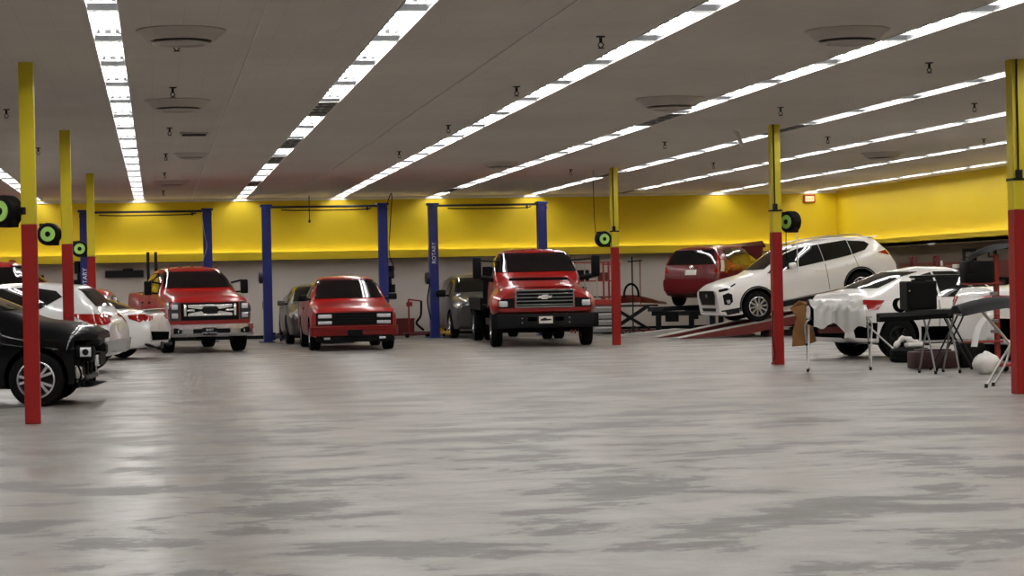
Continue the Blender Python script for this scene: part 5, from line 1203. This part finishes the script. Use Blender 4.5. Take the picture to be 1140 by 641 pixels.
b = nb(); cyl(b, (19.0, 50.2, 2.19), (19.0, 49.9, 2.19), 0.03, n=10); box(b, (19.0, 50.05, 2.205), (0.05, 0.5, 0.02)); o = link('wall_lamp', b, M['white_metal']); tag(o, 'small white lamp bar under the yellow ledge above the maroon towers', 'lamp')
M['dark_red'] = mat('dark red plastic', sc(48, 9, 9), 0.6)
b = nb(); box(b, (0, 0, 0.05), (0.10, 0.72, 0.09), bev=0.01)
for i in range(8): box(b, (-0.055, -0.30+i*0.086, 0.05), (0.012, 0.05, 0.05), mi=1)
o = link('slotted_bar', b, [M['white_metal'], M['dark_metal']]); o.location = (18.9, 48.0, 1.575); o.rotation_euler = (0, 0, R(-40)); tag(o, 'white slotted bar lying on the low box behind the white coupe roof', 'bar')

# ------------------------------------------------------------ folding stands in front
def stand(name, lab, x, y, rz, w, h, splay, m, arc=0.0, group='folding work stands'):
    t = thing(name, lab, 'folding stand', (x, y, 0), rz, group)
    for s in (-1, 1):
        for e in (-1, 1):
            b = nb()
            pts = [(s*w/2+e*splay*0.15, e*splay, 0.012), (s*w/2, e*splay*0.25, h*0.55), (s*w/2-s*0.01, -e*splay*0.30, h-0.06), (s*w/2-s*0.05, -e*splay*0.35, h)]
            if arc: pts = [(s*w/2+e*0.10, e*splay, 0.012), (s*w/2-e*0.0, e*splay*0.2, h*0.55), (s*w/2-e*0.05, -e*splay*0.2, h-0.10), (s*w/2-e*0.02-s*0.10, -e*splay*0.3, h), (s*w/2-s*0.26, -e*splay*0.3, h)]
            tube(b, bez(pts, 5), 0.014, 8); lg = part('leg', b, m, t, 50)
            b = nb(); cyl(b, (pts[0][0], pts[0][1], 0.0), (pts[0][0], pts[0][1], 0.05), 0.02, n=8); part('rubber_foot', b, M['black'], lg)
        b = nb(); cyl(b, (s*w/2-0.03, 0, h*0.5), (s*w/2+0.03, 0, h*0.5), 0.02, n=8); part('pivot', b, M['dark_metal'], t)
    for e in (-1, 1):
        b = nb(); cyl(b, (-w/2, e*splay*0.33, h-0.01), (w/2, e*splay*0.33, h-0.01), 0.016, n=8); part('top_bar', b, m, t, 50)
    return t
stand('folding_stand', 'light steel folding stand holding the plastic-wrapped bumper', 10.35, 31.3, 0, 1.0, 0.82, 0.30, M['light_steel'], arc=1)
# wrapped bumper on it
b = nb(); prof = []
n1, n2 = 40, 24
grid = []
for i in range(n1+1):
    u = -0.45+0.84*i/n1; rowv = []
    for j in range(n2+1):
        a = -0.25+ (PI+0.5)*j/n2
        r = 0.17+0.022*math.sin(9*u+3*a)+0.020*math.sin(23*u+1.7*a*a)+0.016*math.sin(37*u-5*a)
        z = 0.92+math.sin(a)*r*0.85-0.05*math.cos(u*3)*0.3; y = -math.cos(a)*r*1.1
        if j == 0: z -= 0.14+0.12*abs(math.sin(4.2*u+0.9))+0.05*math.sin(17*u); y -= 0.02
        if j == n2: z -= 0.10+0.06*math.sin(9*u)
        rowv.append(b.verts.new((u, y, z)))
    grid.append(rowv)
for i in range(n1):
    for j in range(n2): b.faces.new((grid[i][j], grid[i+1][j], grid[i+1][j+1], grid[i][j+1]))
b.faces.new([grid[0][j] for j in range(n2+1)]); b.faces.new([grid[n1][j] for j in range(n2+1)])
bmesh.ops.solidify(b, geom=b.faces[:], thickness=0.006)
o = link('plastic_sheet', b, M['plastic_sheet'], None, 60); o.location = (10.33, 31.3, 0); tag(o, 'crumpled milky plastic sheet draped over the bumper on the steel folding stand', 'plastic sheet')
b = nb(); sec = [(-0.10, -0.02), (-0.12, 0.10), (-0.06, 0.17), (0.06, 0.17), (0.10, 0.08), (0.08, -0.02)]
pr0 = [[b.verts.new((u, y*(1-0.2*abs(u))+0.12*u*u, 0.83+z)) for y, z in sec] for u in [-0.46+0.92*i/10 for i in range(11)]]
for i in range(10):
    for j in range(6): b.faces.new((pr0[i][j], pr0[i][(j+1) % 6], pr0[i+1][(j+1) % 6], pr0[i+1][j]))
b.faces.new(pr0[0]); b.faces.new(pr0[-1])
o = link('bumper_cover', b, M['white_paint'], None, 50); o.location = (10.33, 31.3, 0); tag(o, 'car bumper under the milky plastic on the steel folding stand', 'car part')
b = nb(); box(b, (0, 0, 0), (0.42, 0.22, 0.17), bev=0.02); box(b, (0.19, 0, 0.0), (0.10, 0.23, 0.14), bev=0.01, mi=1); box(b, (-0.08, -0.112, 0.03), (0.2, 0.01, 0.04), mi=1)
o = link('foam_absorber', b, [M['rack_red'], M['black']]); o.location = (10.28, 31.36, 0.66); tag(o, 'maroon and black block hanging below the plastic-wrapped bumper', 'car part')
b = nb(); 
for (z0_, z1_) in ((0.0, 0.0),):
    for s in (-1, 1): cyl(b, (s*0.12, 0.0, 0.07), (s*0.12, 0.0, 0.125), 0.008, n=6)
l = link('hanger', b, M['dark_metal'], o)
# folded kraft board hanging at the left of the stand
b = nb(); pv = [(-0.17, 0.02, 0.97), (-0.04, -0.04, 1.08), (0.10, 0.0, 1.06), (0.10, 0.05, 0.80), (0.12, 0.0, 0.55), (0.26, 0.04, 0.44), (0.06, 0.0, 0.38), (-0.16, -0.03, 0.37), (-0.12, 0.03, 0.62), (-0.07, -0.02, 0.82)]
bm_v = [b.verts.new(p) for p in pv]; b.faces.new(bm_v); bmesh.ops.triangulate(b, faces=b.faces[:]); bmesh.ops.solidify(b, geom=b.faces[:], thickness=0.012)
o = link('kraft_board', b, M['brown']); o.location = (9.86, 31.66, 0.0); tag(o, 'folded brown cardboard hanging at the left end of the wrapped bumper stand', 'cardboard')

# black stands, cases and panels
stand('folding_stand', 'dark folding stand under the black square case, left of the right column', 11.28, 29.5, R(14), 0.42, 0.86, 0.26, M['grey_metal'])
stand('folding_stand', 'dark folding stand with wide crossed legs, beside the white bags', 11.78, 30.2, R(80), 0.45, 0.84, 0.30, M['dark_metal'])
b = nb(); box(b, (0, 0, 0), (1.02, 0.46, 0.035), bev=0.01); box(b, (0, 0, -0.035), (0.9, 0.36, 0.04), bev=0.008); o = link('table_top', b, M['bumper_grey']); o.location = (11.40, 29.62, 0.915); tag(o, 'grey work top resting on the dark folding stands', 'work top')
b = nb(); box(b, (0, 0, 0.005), (0.42, 0.30, 0.012), rz=R(8), bev=0.004); box(b, (0.05, 0.02, 0.018), (0.30, 0.22, 0.012), rz=R(-6), bev=0.004); o = link('paper_stack', b, M['bag']); o.location = (11.66, 29.62, 0.934); tag(o, 'pale papers lying on the grey work top', 'paper')
b = nb(); box(b, (0, 0, 0.21), (0.46, 0.34, 0.42), bev=0.02); box(b, (0, -0.172, 0.21), (0.40, 0.012, 0.35), bev=0.005); box(b, (-0.2, -0.18, 0.28), (0.02, 0.012, 0.02), mi=1); cyl(b, (-0.1, 0, 0.43), (0.1, 0, 0.43), 0.012, n=8)
o = link('black_case', b, [M['black'], M['chrome']]); o.location = (11.05, 29.70, 0.9335); tag(o, 'square black case standing on the grey work top before the white tail lamp', 'case')
b = nb(); P0 = bez([(-0.60, 0.06, 0.02), (-0.2, 0, 0.03), (0.3, -0.02, 0.02), (0.62, 0.05, -0.03)], 5)
A = [[b.verts.new(p+Vector((0, dy, dz))) for dy, dz in ((-0.10, 0), (-0.11, 0.022), (0.0, 0.03), (0.10, 0.01), (0.0, -0.012))] for p in P0]
for i in range(len(A)-1):
    for j in range(5): b.faces.new((A[i][j], A[i][(j+1) % 5], A[i+1][(j+1) % 5], A[i+1][j]))
b.faces.new(A[0]); b.faces.new(A[-1])
o = link('trim_panel', b, M['bumper_grey'], None, 50); o.location = (11.55, 29.66, 1.385); tag(o, 'long thin grey trim panel lying on top of the square black case', 'car part')
b = nb(); P0 = bez([(-0.62, 0.10, -0.03), (-0.25, 0.0, -0.02), (0.2, 0, 0.0), (0.5, 0.06, 0.0)], 5)
A = [[b.verts.new(p+Vector((0, dy, dz))) for dy, dz in ((-0.06, 0), (-0.08, 0.07), (-0.02, 0.13), (0.06, 0.12), (0.06, 0.0))] for p in P0]
for i in range(len(A)-1):
    for j in range(5): b.faces.new((A[i][j], A[i][(j+1) % 5], A[i+1][(j+1) % 5], A[i+1][j]))
b.faces.new(A[0]); b.faces.new(A[-1])
o = link('bumper_strip', b, M['black'], None, 50); o.location = (10.88, 29.28, 0.78); tag(o, 'black bumper strip held at the edge of the grey work top, sticking out left', 'car part')
o.location = (10.94, 29.32, 0.80); o.rotation_euler = (0, 0, R(2))
# big dark curved panel on the nearest stand
t = thing('folding_stand', 'nearest folding stand with bent grey legs, beside the nearest right column', 'folding stand', (10.42, 25.5, 0), 0, 'folding work stands')
for e, dx in ((-0.14, -0.05), (0.14, 0.16)):
    for s in (0,):
        b = nb(); tube(b, bez([(-0.12+dx*0.3, e*0.6, 0.99), (-0.05+dx*0.3, e*0.7, 0.90), (0.20+dx*0.5, e, 0.60), (0.24+dx*0.6, e, 0.52), (0.12+dx, e, 0.30), (-0.06+dx, e, 0.012)], 5), 0.017, 8); lg = part('leg', b, M['light_steel'], t, 50)
        b = nb(); cyl(b, (-0.06+dx, e, 0), (-0.055+dx, e, 0.05), 0.024, n=8); part('rubber_foot', b, M['black'], lg)
for e in (-0.16, 0.16):
    b = nb(); tube(b, bez([(0.62, e, 0.98), (0.5, e, 0.6), (0.42, e, 0.012)], 5), 0.017, 8); part('leg', b, M['dark_metal'], t, 50)
for x in (-0.12, 0.62):
    b = nb(); cyl(b, (x, -0.20, 0.985), (x, 0.20, 0.985), 0.018, n=8); part('top_bar', b, M['grey_metal'], t)
b = nb(); nU, nV = 18, 6; g = []
for i in range(nU+1):
    u = i/nU; rowv = []
    for j in range(nV+1):
        v = j/nV; wv = 0.10+0.32*math.sin(PI*min(1, u*0.75+0.12))
        rowv.append(b.verts.new((-0.48+1.15*u, (v-0.5)*2*wv, 0.05+0.10*math.sin(PI*u*0.9)-0.14*(2*v-1)**2*1.0)))
    g.append(rowv)
for i in range(nU):
    for j in range(nV): b.faces.new((g[i][j], g[i+1][j], g[i+1][j+1], g[i][j+1]))
bmesh.ops.solidify(b, geom=b.faces[:], thickness=0.025)
o = link('fender_panel', b, M['bumper_grey'], None, 50); o.location = (10.44, 25.5, 1.00); o.rotation_euler = (0, 0, R(4)); tag(o, 'dark curved body panel lying on the nearest folding stand', 'car part')

# tyre lying on the floor
b = nb(); rr, r, w = 0.21, 0.33, 0.23
lathe(b, [(rr, 0.0), (rr+0.02, -0.0), (r-0.04, 0.0), (r, 0.03), (r, 0.07), (r-0.01, 0.075), (r-0.01, 0.085), (r, 0.09), (r, w-0.09), (r-0.01, w-0.085), (r-0.01, w-0.075), (r, w-0.07), (r, w-0.03), (r-0.04, w), (rr+0.02, w), (rr, w-0.02), (rr+0.03, w/2), (rr, 0.0)], 40, 'Z')
o = link('tyre', b, M['rubber'], None, 40); o.location = (12.32, 33.55, 0); tag(o, 'black tyre lying flat on the floor left of the dark folding stands', 'tyre')
b = nb(); tube(b, bez([(-0.28, 0, 0.02), (-0.12, 0.05, 0.16), (0.06, 0, 0.10), (0.22, 0.06, 0.03)], 5), [0.03+0.03*math.sin(i) ** 2 for i in range(16)], 8); box(b, (0.06, 0, 0.05), (0.3, 0.2, 0.08), bev=0.03); o = link('rag', b, M['bag'], None, 60); o.location = (12.32, 33.5, 0.232); tag(o, 'grey-white rag piled on the tyre', 'rag')
b = nb(); tube(b, [(11.95, 34.72, 0.64), (12.42, 34.05, 0.017)], 0.016, 8); o = link('pry_bar', b, M['light_steel'], None, 50); tag(o, 'pale bar leaning on the white coupe behind the flat tyre', 'bar')
# leaning tool stand with white bags and dark box
t = thing('tool_stand', 'red upright tool stand on casters between the white bags and the right column', 'tool stand', (12.10, 29.3, 0))
b = nb(); box(b, (0, 0, 0.90), (0.07, 0.07, 1.64), bev=0.008); part('post', b, M['orange_red'], t)
b = nb(); box(b, (0, 0, 0.11), (0.5, 0.5, 0.05), bev=0.01); part('base', b, M['orange_red'], t)
for z in (0.45, 1.30):
    b = nb(); box(b, (-0.22, 0, z), (0.54, 0.24, 0.03), bev=0.006); part('shelf', b, M['orange_red'], t)
for sx in (-0.2, 0.2):
    for sy in (-0.2, 0.2):
        b = nb(); cyl(b, (sx, sy-0.02, 0.045), (sx, sy+0.02, 0.045), 0.045, n=14); part('caster', b, M['black'], t)
b = nb()
for z in (0.6, 0.75, 1.05, 1.15): box(b, (-0.06, -0.05, z), (0.10, 0.08, 0.05), bev=0.01)
part('clamp', b, M['grey_metal'], t)
b = nb(); g = []
for i in range(13):
    u = i/12; rowv = []
    for j in range(5):
        v = j/4-0.5
        rowv.append(b.verts.new((-0.42+0.95*u, v*0.5*(0.6+0.5*math.sin(PI*u)), 0.10*math.sin(PI*u)+0.13*u-0.25*v*v)))
    g.append(rowv)
for i in range(12):
    for j in range(4): b.faces.new((g[i][j], g[i+1][j], g[i+1][j+1], g[i][j+1]))
bmesh.ops.solidify(b, geom=b.faces[:], thickness=0.02)
o = link('wheel_liner', b, M['black'], None, 50); o.location = (12.05, 29.3, 1.70); tag(o, 'black curved car part balanced on top of the red tool stand', 'car part')
b = nb(); box(b, (0, 0, 0.15), (0.42, 0.30, 0.32), bev=0.03); box(b, (-0.1, 0.0, 0.22), (0.15, 0.34, 0.2), bev=0.03); o = link('black_box', b, M['black'], None, 40); o.location = (11.80, 29.3, 1.317); tag(o, 'black box on the upper shelf of the red tool stand', 'box')
def bag(name, x, y, z, s, lab, seed, m='bag'):
    b = nb(); bmesh.ops.create_icosphere(b, subdivisions=3, radius=1.0); rnd = random.Random(seed)
    ph = [rnd.uniform(0, 6) for _ in range(6)]
    for v in b.verts:
        p = v.co; k_ = 1+0.10*math.sin(5*p.x+ph[0])*math.sin(4*p.z+ph[1])+0.07*math.sin(9*p.y+ph[2]+3*p.z)+0.05*math.sin(14*p.x+ph[3])
        pinch = 1.0 if p.z < 0.3 else max(0.25, 1-(p.z-0.3)*0.9)
        v.co = Vector((p.x*k_*s[0]*pinch, p.y*k_*s[1]*pinch, max(-0.92, p.z*k_)*s[2]))
    o = link(name, b, M[m], None, 70); o.location = (x, y, z+0.92*s[2]); tag(o, lab, 'bag'); return o
bag('plastic_bag', 11.74, 28.85, 0.0, (0.20, 0.14, 0.17), 'white plastic bag slumped on the floor beside the red tool stand', 3)
b = nb(); P0 = bez([(0.26, 0, 0.92), (0.10, 0, 0.90), (-0.05, 0, 0.72), (-0.12, 0, 0.45)], 6)
A = [[b.verts.new(p+Vector((0, dy, 0))+Vector((dx, 0, 0))) for dx, dy in ((0, -0.12), (-0.05, 0), (0, 0.12), (0.03, 0))] for p in P0]
for i in range(len(A)-1):
    for j in range(4): b.faces.new((A[i][j], A[i][(j+1) % 4], A[i+1][(j+1) % 4], A[i+1][j]))
b.faces.new(A[0]); b.faces.new(A[-1])
o = link('bumper_piece', b, M['white_paint'], None, 60); o.location = (11.78, 29.1, -0.06); tag(o, 'white curved bumper piece hanging between the folding stand and red tool stand', 'car part')
b = nb(); box(b, (0, 0, 0.2), (0.40, 0.30, 0.40), bev=0.06); cyl(b, (0, -0.16, 0.2), (0, -0.13, 0.2), 0.12, n=20); o = link('shop_vacuum', b, M['black'], None, 40); o.location = (12.35, 31.0, 0.0); tag(o, 'black machine on the floor behind the white bag', 'machine')
b = nb(); box(b, (0, 0, 0.14), (0.7, 0.4, 0.26), bev=0.03); box(b, (0.0, 0, 0.28), (0.5, 0.3, 0.04), bev=0.01); o = link('red_case', b, M['dark_red'], None, 40); o.location = (12.35, 31.75-0.2, 0); 
o.location = (11.75, 31.0, 0); tag(o, 'dark red case on the floor behind the dark folding stands', 'case')
